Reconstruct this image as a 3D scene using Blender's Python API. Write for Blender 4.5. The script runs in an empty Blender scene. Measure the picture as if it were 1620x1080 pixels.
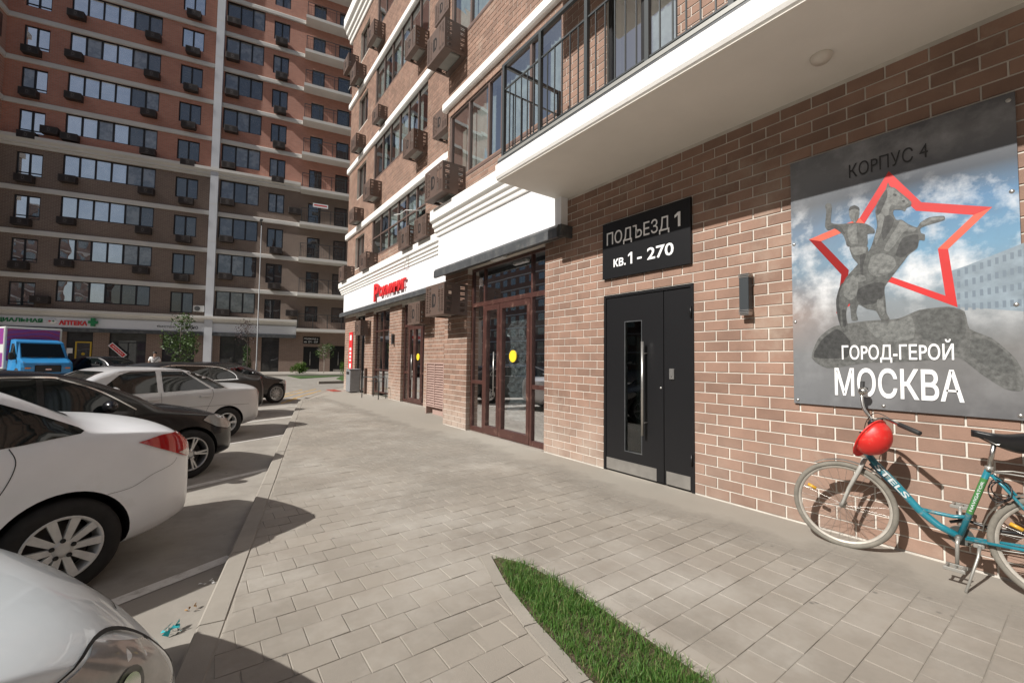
import bpy, bmesh, math, random
import numpy as np
from mathutils import Vector, Matrix
from mathutils.bvhtree import BVHTree
from mathutils.geometry import delaunay_2d_cdt
R = math.radians
random.seed(7); rng = np.random.default_rng(7)
SC = bpy.context.scene; COL = SC.collection
# ------------------------------------------------------------------ camera
H = 1.40
YAW, PITCH, ROLL, FPX = R(35.92), R(2.491), R(0.662), 680.44
fw = Vector((math.sin(YAW)*math.cos(PITCH), math.cos(YAW)*math.cos(PITCH), math.sin(PITCH)))
r0 = Vector((math.cos(YAW), -math.sin(YAW), 0)); u0 = r0.cross(fw)
RV = math.cos(ROLL)*r0 + math.sin(ROLL)*u0
UV = -math.sin(ROLL)*r0 + math.cos(ROLL)*u0
cd = bpy.data.cameras.new('camera'); cam = bpy.data.objects.new('camera', cd); COL.objects.link(cam)
cam.matrix_world = Matrix(((RV.x, UV.x, -fw.x, 0), (RV.y, UV.y, -fw.y, 0), (RV.z, UV.z, -fw.z, H), (0, 0, 0, 1)))
cd.sensor_width = 36; cd.lens = 36*FPX/1620; cd.clip_end = 1500; cd.clip_start = 0.05
SC.camera = cam
# ------------------------------------------------------------------ world, sun, exposure
wd = bpy.data.worlds.new('World'); SC.world = wd; wd.use_nodes = True
wn = wd.node_tree; bg = wn.nodes['Background']
sky = wn.nodes.new('ShaderNodeTexSky'); sky.sky_type = 'NISHITA'; sky.sun_disc = False
sky.sun_elevation = R(39.4); sky.sun_rotation = R(-90.9); sky.dust_density = 3.2; sky.air_density = 1.0; sky.ozone_density = .7
wn.links.new(sky.outputs[0], bg.inputs[0]); bg.inputs[1].default_value = 0.054
sl = bpy.data.lights.new('sun', 'SUN'); sl.energy = 5.0; sl.angle = R(0.55); sl.color = (1, 0.965, 0.915)
so = bpy.data.objects.new('sun', sl); COL.objects.link(so)
so.rotation_euler = Vector((1.0, -0.02, -0.82)).to_track_quat('-Z', 'Y').to_euler()
SC.view_settings.view_transform = 'Standard'; SC.view_settings.look = 'None'
SC.view_settings.gamma = 1; SC.view_settings.use_curve_mapping = False
SC.view_settings.exposure = 0.20
SC.render.engine = 'CYCLES'; SC.cycles.max_bounces = 8; SC.cycles.transparent_max_bounces = 16
SC.cycles.use_denoising = True
# ------------------------------------------------------------------ pixel -> point helpers (photo pixels, 1620 x 1080)
CP = Vector((0, 0, H))
def ray(px, py): return RV*((px-810)/FPX) - UV*((py-540)/FPX) + fw
def on_x(px, py, X): d = ray(px, py); return CP + d*(X/d.x)
def on_y(px, py, Y): d = ray(px, py); return CP + d*(Y/d.y)
def on_z(px, py, z=0): d = ray(px, py); return CP + d*((z-H)/d.z)
def proj(p):
    q = Vector(p)-CP; w = q.dot(fw)
    if w < 0.05: return None
    return 810+FPX*q.dot(RV)/w, 540-FPX*q.dot(UV)/w
# ------------------------------------------------------------------ materials
def nt(name):
    m = bpy.data.materials.new(name); m.use_nodes = True
    t = m.node_tree; return m, t, t.nodes['Principled BSDF']
def _coords(t, space):
    if space == 'world':
        g = t.nodes.new('ShaderNodeNewGeometry'); return g.outputs['Position']
    tc = t.nodes.new('ShaderNodeTexCoord'); return tc.outputs['Object']
def mixc(t, fac, a, b, mode='MIX'):
    n = t.nodes.new('ShaderNodeMix'); n.data_type = 'RGBA'; n.blend_type = mode
    for i, v in ((0, fac), (6, a), (7, b)):
        if hasattr(v, 'is_linked'): t.links.new(v, n.inputs[i])
        else: n.inputs[i].default_value = v if i == 0 else (tuple(v)+(1,))[:4]
    return n.outputs[2]
def noise(t, co, scale, detail=4, rough=.6):
    n = t.nodes.new('ShaderNodeTexNoise'); n.inputs['Scale'].default_value = scale
    n.inputs['Detail'].default_value = detail; n.inputs['Roughness'].default_value = rough
    t.links.new(co, n.inputs['Vector']); return n.outputs['Fac']
def ramp(t, v, stops):
    n = t.nodes.new('ShaderNodeValToRGB'); cr = n.color_ramp
    while len(cr.elements) < len(stops): cr.elements.new(0.5)
    for e, (p, c) in zip(cr.elements, stops):
        e.position = p; e.color = (c, c, c, 1) if not isinstance(c, (tuple, list)) else tuple(c)+(1,)*(4-len(c))
    t.links.new(v, n.inputs[0]); return n.outputs[0]
def math_(t, op, a, b=0.0, c=None):
    n = t.nodes.new('ShaderNodeMath'); n.operation = op
    for i, v in enumerate((a, b) if c is None else (a, b, c)):
        if hasattr(v, 'is_linked'): t.links.new(v, n.inputs[i])
        else: n.inputs[i].default_value = v
    return n.outputs[0]
def M(name, col, rough=.6, metal=0, var=.0, vscale=8, grain=0, gscale=200, bump=0, bscale=60, rnd=0, coat=0,
      space='object', dirt=None, spec=None):
    """principled paint: base colour, low frequency variation, fine grain, bump, per-piece random value, dirt colour"""
    m, t, p = nt(name); co = _coords(t, space)
    c = None
    base = tuple(col)
    if var: c = mixc(t, ramp(t, noise(t, co, vscale, 5), [(.3, 0), (.7, 1)]), tuple(x*(1-var) for x in base), tuple(min(1, x*(1+var)) for x in base))
    if grain: c = mixc(t, noise(t, co, gscale, 2), tuple(x*(1-grain) for x in base) if c is None else mixc(t, .999, c, tuple([1-grain]*3), 'MULTIPLY'), c if c is not None else tuple(min(1, x*(1+grain)) for x in base))
    if rnd:
        oi = t.nodes.new('ShaderNodeObjectInfo'); ge = t.nodes.new('ShaderNodeNewGeometry')
        v = math_(t, 'FRACT', math_(t, 'ADD', oi.outputs['Random'], ge.outputs['Random Per Island']))
        k = math_(t, 'MULTIPLY_ADD', v, 2*rnd, 1-rnd)
        cb = t.nodes.new('ShaderNodeCombineColor')
        for i in range(3): t.links.new(k, cb.inputs[i])
        c = mixc(t, 1.0, base if c is None else c, cb.outputs[0], 'MULTIPLY')
    if dirt:
        dc, lo, hi, ds = dirt
        c = mixc(t, ramp(t, noise(t, co, ds, 6, .7), [(lo, 0), (hi, 1)]), base if c is None else c, dc)
    if c is None: p.inputs['Base Color'].default_value = base+(1,)
    else: t.links.new(c, p.inputs['Base Color'])
    p.inputs['Roughness'].default_value = rough; p.inputs['Metallic'].default_value = metal
    if coat: p.inputs['Coat Weight'].default_value = coat; p.inputs['Coat Roughness'].default_value = .04
    if spec is not None: p.inputs['Specular IOR Level'].default_value = spec
    if bump:
        b = t.nodes.new('ShaderNodeBump'); b.inputs['Strength'].default_value = bump; b.inputs['Distance'].default_value = .01
        t.links.new(noise(t, co, bscale, 5), b.inputs['Height']); t.links.new(b.outputs[0], p.inputs['Normal'])
    return m
def glass_mat(name, tint=(.7, .75, .75), refl=1.0, wob=.0, base=.06):
    m = bpy.data.materials.new(name); m.use_nodes = True; t = m.node_tree; t.nodes.clear()
    out = t.nodes.new('ShaderNodeOutputMaterial'); mx = t.nodes.new('ShaderNodeMixShader')
    tr = t.nodes.new('ShaderNodeBsdfTransparent'); tr.inputs[0].default_value = tint+(1,)
    gl = t.nodes.new('ShaderNodeBsdfGlossy'); gl.inputs['Roughness'].default_value = .015; gl.inputs['Color'].default_value = (.95, .97, 1, 1)
    fr = t.nodes.new('ShaderNodeFresnel'); fr.inputs[0].default_value = 1.5
    f = math_(t, 'MULTIPLY_ADD', fr.outputs[0], refl, base)
    t.links.new(f, mx.inputs[0]); t.links.new(tr.outputs[0], mx.inputs[1]); t.links.new(gl.outputs[0], mx.inputs[2])
    if wob:
        co = _coords(t, 'world'); b = t.nodes.new('ShaderNodeBump'); b.inputs['Strength'].default_value = wob; b.inputs['Distance'].default_value = .05
        t.links.new(noise(t, co, 1.3, 1), b.inputs['Height']); t.links.new(b.outputs[0], gl.inputs['Normal'])
    t.links.new(mx.outputs[0], out.inputs[0]); return m
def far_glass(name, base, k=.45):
    """coated window glass seen from afar: dark room, curtain or painted-in sky tone under a reflective layer"""
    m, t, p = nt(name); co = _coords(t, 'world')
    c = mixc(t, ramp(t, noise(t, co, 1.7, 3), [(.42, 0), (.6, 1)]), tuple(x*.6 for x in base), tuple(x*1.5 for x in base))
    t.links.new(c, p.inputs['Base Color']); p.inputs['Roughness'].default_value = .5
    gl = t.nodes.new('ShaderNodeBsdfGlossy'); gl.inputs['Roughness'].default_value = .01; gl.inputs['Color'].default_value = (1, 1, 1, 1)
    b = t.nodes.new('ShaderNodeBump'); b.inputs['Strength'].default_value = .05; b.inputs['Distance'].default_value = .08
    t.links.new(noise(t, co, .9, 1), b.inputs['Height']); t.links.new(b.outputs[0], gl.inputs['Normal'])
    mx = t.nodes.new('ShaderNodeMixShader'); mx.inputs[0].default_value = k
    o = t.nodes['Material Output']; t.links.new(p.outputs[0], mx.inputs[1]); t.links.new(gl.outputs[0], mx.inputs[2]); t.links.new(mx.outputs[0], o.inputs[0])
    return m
def brick_tex(name, c1, c2, mortar, bw, bh, ms, axis='xz'):
    m, t, p = nt(name); tc = t.nodes.new('ShaderNodeTexCoord')
    sx = t.nodes.new('ShaderNodeSeparateXYZ'); t.links.new(tc.outputs['Object'], sx.inputs[0])
    cb = t.nodes.new('ShaderNodeCombineXYZ')
    t.links.new(sx.outputs['XYZ'.index(axis[0].upper())], cb.inputs[0]); t.links.new(sx.outputs[2], cb.inputs[1])
    br = t.nodes.new('ShaderNodeTexBrick'); t.links.new(cb.outputs[0], br.inputs['Vector'])
    for k, v in (('Color1', c1), ('Color2', c2), ('Mortar', mortar)): br.inputs[k].default_value = tuple(v)+(1,)
    br.inputs['Scale'].default_value = 1; br.inputs['Brick Width'].default_value = bw; br.inputs['Row Height'].default_value = bh
    br.inputs['Mortar Size'].default_value = ms; br.inputs['Mortar Smooth'].default_value = .1
    c = mixc(t, ramp(t, noise(t, tc.outputs['Object'], .6, 5), [(.35, 0), (.7, .28)]), br.outputs['Color'], tuple(x*.72 for x in c1))
    t.links.new(c, p.inputs['Base Color']); p.inputs['Roughness'].default_value = .85
    b = t.nodes.new('ShaderNodeBump'); b.invert = True; b.inputs['Strength'].default_value = .6; b.inputs['Distance'].default_value = .01
    t.links.new(br.outputs['Fac'], b.inputs['Height']); t.links.new(b.outputs[0], p.inputs['Normal'])
    return m
# ------------------------------------------------------------------ mesh builder
class MB:
    def __init__(s): s.v = []; s.f = []; s.m = []; s.sm = []
    def add(s, vs, fs, mi=0, smooth=False):
        o = len(s.v); s.v += [tuple(v) for v in vs]; s.f += [tuple(i+o for i in f) for f in fs]
        s.m += [mi]*len(fs); s.sm += [smooth]*len(fs); return s
    def box(s, x0, x1, y0, y1, z0, z1, mi=0):
        if x0 > x1: x0, x1 = x1, x0
        if y0 > y1: y0, y1 = y1, y0
        if z0 > z1: z0, z1 = z1, z0
        return s.add([(x0, y0, z0), (x1, y0, z0), (x1, y1, z0), (x0, y1, z0), (x0, y0, z1), (x1, y0, z1), (x1, y1, z1), (x0, y1, z1)],
              [(0, 3, 2, 1), (4, 5, 6, 7), (0, 1, 5, 4), (1, 2, 6, 5), (2, 3, 7, 6), (3, 0, 4, 7)], mi)
    def cbox(s, x0, x1, y0, y1, z0, z1, c=.01, mi=0):
        """box with chamfered long edges on every side"""
        vs = []; 
        for z, k in ((z0, c), (z0+c, 0), (z1-c, 0), (z1, c)):
            vs += [(x0+k+c, y0+k, z), (x1-k-c, y0+k, z), (x1-k, y0+k+c, z), (x1-k, y1-k-c, z), (x1-k-c, y1-k, z), (x0+k+c, y1-k, z), (x0+k, y1-k-c, z), (x0+k, y0+k+c, z)]
        fs = [tuple(range(7, -1, -1)), tuple(range(24, 32))]
        for r in range(3):
            for i in range(8): j = (i+1) % 8; fs.append((r*8+i, r*8+j, r*8+8+j, r*8+8+i))
        return s.add(vs, fs, mi)
    def tube(s, pts, rad, n=8, mi=0, cap=True, smooth=True):
        pts = [Vector(p) for p in pts]; k = len(pts); rs = rad if isinstance(rad, (list, tuple)) else [rad]*k
        vs = []; up = None
        for i, p in enumerate(pts):
            d = (pts[min(i+1, k-1)]-pts[max(i-1, 0)]).normalized()
            if up is None: up = Vector((0, 0, 1)) if abs(d.z) < .9 else Vector((1, 0, 0))
            a = d.cross(up).normalized(); b = a.cross(d).normalized(); up = b
            for j in range(n):
                t = 2*math.pi*j/n; vs.append(p+(a*math.cos(t)+b*math.sin(t))*rs[i])
        fs = [(i*n+j, i*n+(j+1) % n, (i+1)*n+(j+1) % n, (i+1)*n+j) for i in range(k-1) for j in range(n)]
        if cap: fs += [tuple(range(n-1, -1, -1)), tuple((k-1)*n+j for j in range(n))]
        return s.add(vs, fs, mi, smooth)
    def lathe(s, prof, c, axis, n=32, mi=0, smooth=True, closed=False):
        """prof: (radius, offset along axis)"""
        ax = Vector(axis).normalized(); a = ax.orthogonal().normalized(); b = ax.cross(a); c = Vector(c)
        vs = [c+ax*h+(a*math.cos(2*math.pi*j/n)+b*math.sin(2*math.pi*j/n))*r for r, h in prof for j in range(n)]
        k = len(prof); rr = range(k if closed else k-1)
        fs = [(i*n+j, i*n+(j+1) % n, ((i+1) % k)*n+(j+1) % n, ((i+1) % k)*n+j) for i in rr for j in range(n)]
        return s.add(vs, fs, mi, smooth)
    def prism(s, poly, y0, y1, mi=0):
        """poly in (x, z), extruded along y; front face at y0"""
        n = len(poly); vs = [(x, y0, z) for x, z in poly]+[(x, y1, z) for x, z in poly]
        fs = [tuple(range(n)), tuple(range(2*n-1, n-1, -1))]+[(i, i+n, (i+1) % n+n, (i+1) % n) for i in range(n)]
        return s.add(vs, fs, mi)
    def prof(s, poly, x0, x1, axis='y', mi=0):
        """poly in (a, z) cross-section, swept along axis between x0 and x1 (a is the other horizontal axis)"""
        n = len(poly)
        if axis == 'y': vs = [(a, x0, z) for a, z in poly]+[(a, x1, z) for a, z in poly]
        else: vs = [(x0, a, z) for a, z in poly]+[(x1, a, z) for a, z in poly]
        fs = [tuple(range(n-1, -1, -1)), tuple(range(n, 2*n))]+[(i, (i+1) % n, (i+1) % n+n, i+n) for i in range(n)]
        return s.add(vs, fs, mi)
    def build(s, name, mats, parent=None, loc=None, rotz=None, fixn=True):
        me = bpy.data.meshes.new(name)
        me.from_pydata(s.v, [], s.f)
        for m in (mats if isinstance(mats, (list, tuple)) else [mats]): me.materials.append(m)
        if len(s.f):
            me.polygons.foreach_set('material_index', s.m); me.polygons.foreach_set('use_smooth', s.sm)
        me.update()
        if fixn and len(s.f) < 4000:
            bm = bmesh.new(); bm.from_mesh(me); bmesh.ops.recalc_face_normals(bm, faces=bm.faces); bm.to_mesh(me); bm.free()
        o = bpy.data.objects.new(name, me); COL.objects.link(o)
        if parent: o.parent = parent
        if loc is not None: o.location = loc
        if rotz is not None: o.rotation_euler = (0, 0, rotz)
        return o
def tag(o, label=None, cat=None, group=None, kind=None):
    if label: o['label'] = label
    if cat: o['category'] = cat
    if group: o['group'] = group
    if kind: o['kind'] = kind
    return o
def empty(name, loc=(0, 0, 0), rotz=0, label=None, cat=None, group=None):
    o = bpy.data.objects.new(name, None); COL.objects.link(o); o.location = loc; o.rotation_euler = (0, 0, rotz)
    o.empty_display_size = .1
    return tag(o, label, cat, group)
def link_copy(o, parent=None, loc=None):
    c = o.copy(); COL.objects.link(c)
    if parent: c.parent = parent
    if loc is not None: c.location = loc
    return c
def copy_tree(o, parent=None):
    c = o.copy(); COL.objects.link(c)
    if parent: c.parent = parent
    for ch in list(o.children): copy_tree(ch, c)
    return c
def prune(vs, fs):
    used = sorted({i for f in fs for i in f}); mp = {u: i for i, u in enumerate(used)}
    return [vs[u] for u in used], [tuple(mp[i] for i in f) for f in fs]
def rects_minus(x0, x1, z0, z1, holes):
    """split a rectangle into rectangles that avoid the holes (x0,x1,z0,z1)"""
    xs = sorted({x0, x1, *[min(max(v, x0), x1) for h in holes for v in h[:2]]})
    zs = sorted({z0, z1, *[min(max(v, z0), z1) for h in holes for v in h[2:]]})
    out = []
    for i in range(len(xs)-1):
        run = None
        for j in range(len(zs)-1):
            cx, cz = (xs[i]+xs[i+1])/2, (zs[j]+zs[j+1])/2
            solid = not any(h[0] < cx < h[1] and h[2] < cz < h[3] for h in holes)
            if solid:
                if run is None: run = zs[j]
            elif run is not None: out.append((xs[i], xs[i+1], run, zs[j])); run = None
        if run is not None: out.append((xs[i], xs[i+1], run, zs[-1]))
    return out
FONTS = {}
def text_mesh(body, height, width=None, depth=.01, bold=0.0):
    """letters in the XZ plane facing -y, lower left corner of the ink at the origin; returns a mesh"""
    c = bpy.data.curves.new('letters', 'FONT'); c.body = body.replace('\u0420', 'P'); c.extrude = .5; c.offset = bold; c.resolution_u = 3
    o = bpy.data.objects.new('letters', c); COL.objects.link(o)
    dg = bpy.context.evaluated_depsgraph_get(); me = bpy.data.meshes.new_from_object(o.evaluated_get(dg))
    bpy.data.objects.remove(o); bpy.data.curves.remove(c)
    n = len(me.vertices); a = np.empty(n*3, dtype=np.float32); me.vertices.foreach_get('co', a); a = a.reshape(-1, 3)
    mn, mx = a.min(0), a.max(0); sy = height/(mx[1]-mn[1]); sx = sy if width is None else width/(mx[0]-mn[0])
    b = np.stack([(a[:, 0]-mn[0])*sx, -(a[:, 2])*depth, (a[:, 1]-mn[1])*sy], 1).astype(np.float32)
    me.vertices.foreach_set('co', b.ravel()); me.update(); return me
def letters(body, mat, x, y, z, height, width=None, depth=.01, bold=0, parent=None, name='lettering', rot=None):
    me = text_mesh(body, height, width, depth, bold); me.materials.clear(); me.materials.append(mat); me.name = name
    o = bpy.data.objects.new(name, me); COL.objects.link(o); o.location = (x, y, z)
    if rot: o.rotation_euler = rot
    if parent: o.parent = parent
    return o
def poly_mesh(name, poly, mat, y, parent, th=.001, obj=True):
    """flat printed shape: concave polygon in (x, z) at depth y, facing -y"""
    vs = [Vector((a, b)) for a, b in poly]; n = len(vs)
    r = delaunay_2d_cdt(vs, [(i, (i+1) % n) for i in range(n)], [tuple(range(n))], 1, 1e-6)
    mb = MB(); mb.add(*prune([(v.x, y, v.y) for v in r[0]], [tuple(f) for f in r[2]]))
    return mb.build(name, mat, parent)
# ------------------------------------------------------------------ palette
brick_m = M('brown_clinker_brick', (.262, .160, .116), .8, var=.16, vscale=3, grain=.12, gscale=160, rnd=.17, bump=.25, bscale=120, space='world', dirt=((.36, .28, .22), .56, .80, 1.3))
mortar_m = M('pale_mortar', (.58, .54, .48), .95, var=.18, vscale=4, bump=.3, bscale=150, space='world')

def dust_base(m):
    """pale efflorescence and street dust on the lowest courses, patchy"""
    t = m.node_tree; p = t.nodes['Principled BSDF']; src = p.inputs['Base Color'].links[0].from_socket
    co = _coords(t, 'world'); sx = t.nodes.new('ShaderNodeSeparateXYZ'); t.links.new(co, sx.inputs[0])
    f = math_(t, 'MULTIPLY', ramp(t, sx.outputs[2], [(0.0, .75), (.95, 0)]), ramp(t, noise(t, co, 1.6, 5), [(.34, .25), (.62, 1)]))
    f = math_(t, 'MULTIPLY', f, ramp(t, math_(t, 'MULTIPLY', sx.outputs[1], .1), [(.15, .35), (.55, 1)]))
    t.links.new(mixc(t, f, src, (.44, .37, .31)), p.inputs['Base Color'])
dust_base(brick_m)

def add_spots(m, col=(.10, .09, .08), scale=9, lo=.70, hi=.76, amt=.7, extra=None):
    """small dark gum, oil and drip spots that belong to the surface"""
    t = m.node_tree; p = t.nodes['Principled BSDF']; src = p.inputs['Base Color'].links[0].from_socket; co = _coords(t, 'world')
    v = t.nodes.new('ShaderNodeTexVoronoi'); v.inputs['Scale'].default_value = scale; t.links.new(co, v.inputs['Vector'])
    d = ramp(t, v.outputs['Distance'], [(.0, 1), (.07, .8), (.12, 0)]); pick = ramp(t, noise(t, co, scale*.35, 2), [(.56, 0), (.62, 1)])
    f = math_(t, 'MULTIPLY', math_(t, 'MULTIPLY', d, pick), amt)
    c = mixc(t, f, src, col)
    st = math_(t, 'MULTIPLY', ramp(t, noise(t, co, .8, 6, .65), [(.52, 0), (.72, 1)]), .35)
    t.links.new(mixc(t, st, c, tuple(x*.9 for x in col) if extra is None else extra), p.inputs['Base Color'])
# ================================================================== GROUND
RZ = -0.10                                             # road level; pavement top is 0
def gz(y): return RZ + max(0, min(y-17, 21))*0.2/21    # the court rises gently towards the far tower
asphalt_m = M('grey_asphalt', (.275, .252, .220), .9, var=.12, vscale=1.1, grain=.16, gscale=240, bump=.25, bscale=300, space='world', dirt=((.35, .325, .285), .42, .7, 1.6))
xs = [-300, -60, -25, -12, -6, 0, 6, 12, 25, 60, 300]; ys = [-300, -60, -20, -8, 0, 8, 17, 20, 24, 28, 32, 38, 60, 300]
mb = MB(); mb.add([(x, y, gz(y)) for y in ys for x in xs], [(j*len(xs)+i, j*len(xs)+i+1, (j+1)*len(xs)+i+1, (j+1)*len(xs)+i) for j in range(len(ys)-1) for i in range(len(xs)-1)])
road = tag(mb.build('road', asphalt_m), kind='structure')
paint_m = M('worn_white_paint', (.60, .58, .54), .8, var=.12, vscale=9, space='world', dirt=((.33, .31, .275), .46, .68, 9))
yellow_m = M('worn_yellow_paint', (.55, .33, .06), .8, space='world', dirt=((.2, .18, .16), .45, .7, 6))
add_spots(asphalt_m, (.07, .065, .06), 6, amt=.6, extra=(.20, .19, .175))
def kerb_x(y): return .249+.207*(y-3.853)
E1 = Vector((.89, .456, 0)).normalized(); N1 = Vector((-E1.y, E1.x, 0))      # parking bay direction
for k in range(-1, 7):
    mb = MB(); y0 = 3.90+2.76*k; a = Vector((kerb_x(y0), y0, 0))-E1*.02; b = a-E1*4.6; w = N1*.055
    zz = lambda p: (p.x, p.y, gz(p.y)+.004)
    mb.add([zz(a-w), zz(a+w), zz(b+w), zz(b-w)], [(0, 1, 2, 3)])
    tag(mb.build('parking_line', paint_m), kind='structure')
mb = MB()
for px0, py0, px1, py1 in ((446, 628, 500, 616), (452, 633, 508, 618), (436, 627, 478, 617), (444, 637, 470, 630)):
    a = on_z(px0, py0, RZ+.02); b = on_z(px1, py1, RZ+.02); w = Vector((0, .10, 0))
    mb.add([(p.x, p.y, gz(p.y)+.004+.0) for p in (a-w, b-w, b+w, a+w)], [(0, 1, 2, 3)])
tag(mb.build('yellow_hatching', yellow_m), kind='structure')
# ---- pavement
paver_m = M('concrete_paver', (.292, .262, .222), .85, var=.10, vscale=1.2, grain=.10, gscale=260, rnd=.06, bump=.22, bscale=220, space='world', dirt=((.37, .345, .305), .45, .68, .9))
add_spots(paver_m, (.09, .085, .08), 7, amt=.75, extra=(.235, .205, .178))
joint_m = M('dusty_paving_bed', (.33, .30, .255), .95, var=.15, vscale=5, grain=.15, gscale=200, bump=.3, bscale=120, space='world')
kerb_m = M('concrete_kerb', (.31, .283, .243), .88, var=.1, vscale=3, grain=.12, gscale=220, rnd=.05, bump=.25, bscale=160, space='world')
XW = 4.33; XF = 5.40                                   # planes of the near wall and of the set-back far wall
YK0, YK1 = -7.0, 15.6
far_edge = [(kerb_x(YK1)+.05, YK1), (3.35, 17.3), (4.25, 19.4), (5.35, 21.6), (6.2, 23.4)]
mb = MB(); outline = [(kerb_x(YK0), YK0), (XW+1.5, YK0)] + [(6.9, 8.5), (6.9, 23.4)] + far_edge[::-1]
n = len(outline); mb.add([(x, y, -.005) for x, y in outline]+[(x, y, -.16) for x, y in outline], [tuple(range(n))]+[(i, i+n, (i+1) % n+n, (i+1) % n) for i in range(n)])
pavement = tag(mb.build('pavement', joint_m), kind='structure')
# grass wedge: left and right borders as x(y)
gl = [(2.60, 1.74), (2.24, 1.60), (1.82, 1.505), (1.37, 1.435), (.9, 1.37), (-1.2, 1.12), (-3, .95)]
gr = [(2.60, 1.75), (2.45, 1.85), (2.33, 1.885), (2.01, 1.90), (1.53, 1.895), (1.05, 1.87), (-1.2, 1.80), (-3, 1.75)]
def lerp_tab(tab, y):
    if y >= tab[0][0]: return None
    for (a, xa), (b, xb) in zip(tab, tab[1:]):
        if a >= y >= b: return xa+(xb-xa)*(a-y)/(a-b)
    return tab[-1][1]
def grass_span(y, m=0.0):
    l, r = lerp_tab(gl, y), lerp_tab(gr, y)
    return None if l is None else (l-m, r+m)
PX, PY, GAP = .193, .178, .004
pavers = []
j0 = int(-3.2/PY); j1 = int(16.6/PY)
for j in range(j0, j1):
    ya, yb = .005+j*PY+GAP/2, .005+(j+1)*PY-GAP/2; yc = (ya+yb)/2
    off = (.5 if j % 2 else 0)*PX + random.uniform(-.004, .004)
    kx = kerb_x(yc)+.135 if yc < YK1 else kerb_x(YK1)+.1+(yc-YK1)*.6
    xr = XW-.025 if yc < 8.5 else XF-.03
    if 5.1 < yc < 7.45: xr = 4.44
    i = int((kx-off)/PX)-1
    while off+i*PX < xr:
        xa, xb = off+i*PX+GAP/2, off+(i+1)*PX-GAP/2; i += 1
        if xb < kx-.02: continue
        xb = min(xb, xr)
        ka, kb = (kx-.207*(yb-ya)/2, kx+.207*(yb-ya)/2) if yc < YK1 else (kx, kx)
        La, Lb = max(xa, ka), max(xa, kb)
        if xb-(La+Lb)/2 < .02 or xb-La < .004 or xb-Lb < .004: continue
        spans = [(La, Lb, xb, xb)]
        ga, gb = grass_span(ya), grass_span(yb)
        if ga is not None:
            if gb is None: gb = (1.735, 1.76)
            ga = (ga[0]-.083, ga[1]); gb = (gb[0]-.083, gb[1])
            spans = []
            l = (La, Lb, min(xb, ga[0]), min(xb, gb[0])); r = (max(La, ga[1]), max(Lb, gb[1]), xb, xb)
            for q in (l, r):
                if q[2]-q[0] > .006 and q[3]-q[1] > .006: spans.append(q)
        for q in spans: pavers.append((q, ya, yb))
def paver_geo(mb, q, ya, yb, cx=0, cy=0, cz=0):
    a0, a1, b0, b1 = q
    c = .002; t = [random.uniform(-.0016, .0016)+cz for _ in range(1)]*4; dz = random.uniform(-.0012, .0012)
    tl = [t[0]-dz, t[0]+dz, t[0]+dz*1.4, t[0]-dz*.6]
    vs = [(a0-cx, ya-cy, -.018), (b0-cx, ya-cy, -.018), (b1-cx, yb-cy, -.018), (a1-cx, yb-cy, -.018)]
    vs += [(a0-cx, ya-cy, tl[0]-c), (b0-cx, ya-cy, tl[1]-c), (b1-cx, yb-cy, tl[2]-c), (a1-cx, yb-cy, tl[3]-c)]
    vs += [(a0+c-cx, ya+c-cy, tl[0]), (b0-c-cx, ya+c-cy, tl[1]), (b1-c-cx, yb-c-cy, tl[2]), (a1+c-cx, yb-c-cy, tl[3])]
    fs = [(8, 9, 10, 11)]
    for q in range(4): r = (q+1) % 4; fs += [(q, r, 4+r, 4+q), (4+q, 4+r, 8+r, 8+q)]
    mb.add(vs, fs)
def seen_size(cx, cy, cz):
    p = proj((cx, cy, cz))
    if p is None or not (-20 < p[0] < 1640 and -20 < p[1] < 1100): return 0
    d = (Vector((cx, cy, cz))-CP).length; return 1/d
pavers.sort(key=lambda r: -seen_size(sum(r[0])/4, (r[1]+r[2])/2, 0))
for q, ya, yb in pavers[:298]:
    mb = MB(); mx_ = sum(q)/4; paver_geo(mb, q, ya, yb, mx_, (ya+yb)/2)
    mb.build('paver', paver_m, pavement, loc=(mx_, (ya+yb)/2, 0), fixn=False)
mb = MB()
for r in pavers[298:]: paver_geo(mb, *r)
tag(mb.build('small_pavers', paver_m, pavement, fixn=False), kind='stuff')
# ---- kerb stones
y = YK0
dk = Vector((.207, 1, 0)).normalized(); nk = Vector((dk.y, -dk.x, 0))
while y < YK1-.3:
    a = Vector((kerb_x(y), y, 0)); b = a+dk*.912; mb = MB(); h = random.uniform(-.003, .003)
    sec = [(0, -.14), (0, -.012), (.012, 0), (.122, .002), (.128, -.003), (.128, -.14)]
    o = a+nk*random.uniform(-.002, .002)
    vs = [(o-a)+nk*s+Vector((0, 0, z+h)) for s, z in sec]+[(o-a)+dk*.906+nk*s+Vector((0, 0, z+h)) for s, z in sec]
    k = len(sec); mb.add(vs, [tuple(range(k)), tuple(range(2*k-1, k-1, -1))]+[(i, i+k, (i+1) % k+k, (i+1) % k) for i in range(k)])
    mb.build('kerb_stone', kerb_m, pavement, loc=tuple(a)); y += dk.y*.912
for (xa, ya), (xb, yb) in zip(far_edge, far_edge[1:]):
    a, b = Vector((xa, ya, 0)), Vector((xb, yb, 0)); d = (b-a).normalized(); q = Vector((d.y, -d.x, 0)); mb = MB()
    L = (b-a).length
    mb.add([v for t in (0, L) for v in (q*-.01+d*t+Vector((0, 0, -.14)), q*-.01+d*t, q*.11+d*t, q*.11+d*t+Vector((0, 0, -.14)))], [(0, 1, 2, 3), (7, 6, 5, 4), (0, 4, 5, 1), (1, 5, 6, 2), (2, 6, 7, 3), (3, 7, 4, 0)])
    mb.build('kerb_stone', kerb_m, pavement, loc=(xa, ya, .003))
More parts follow.
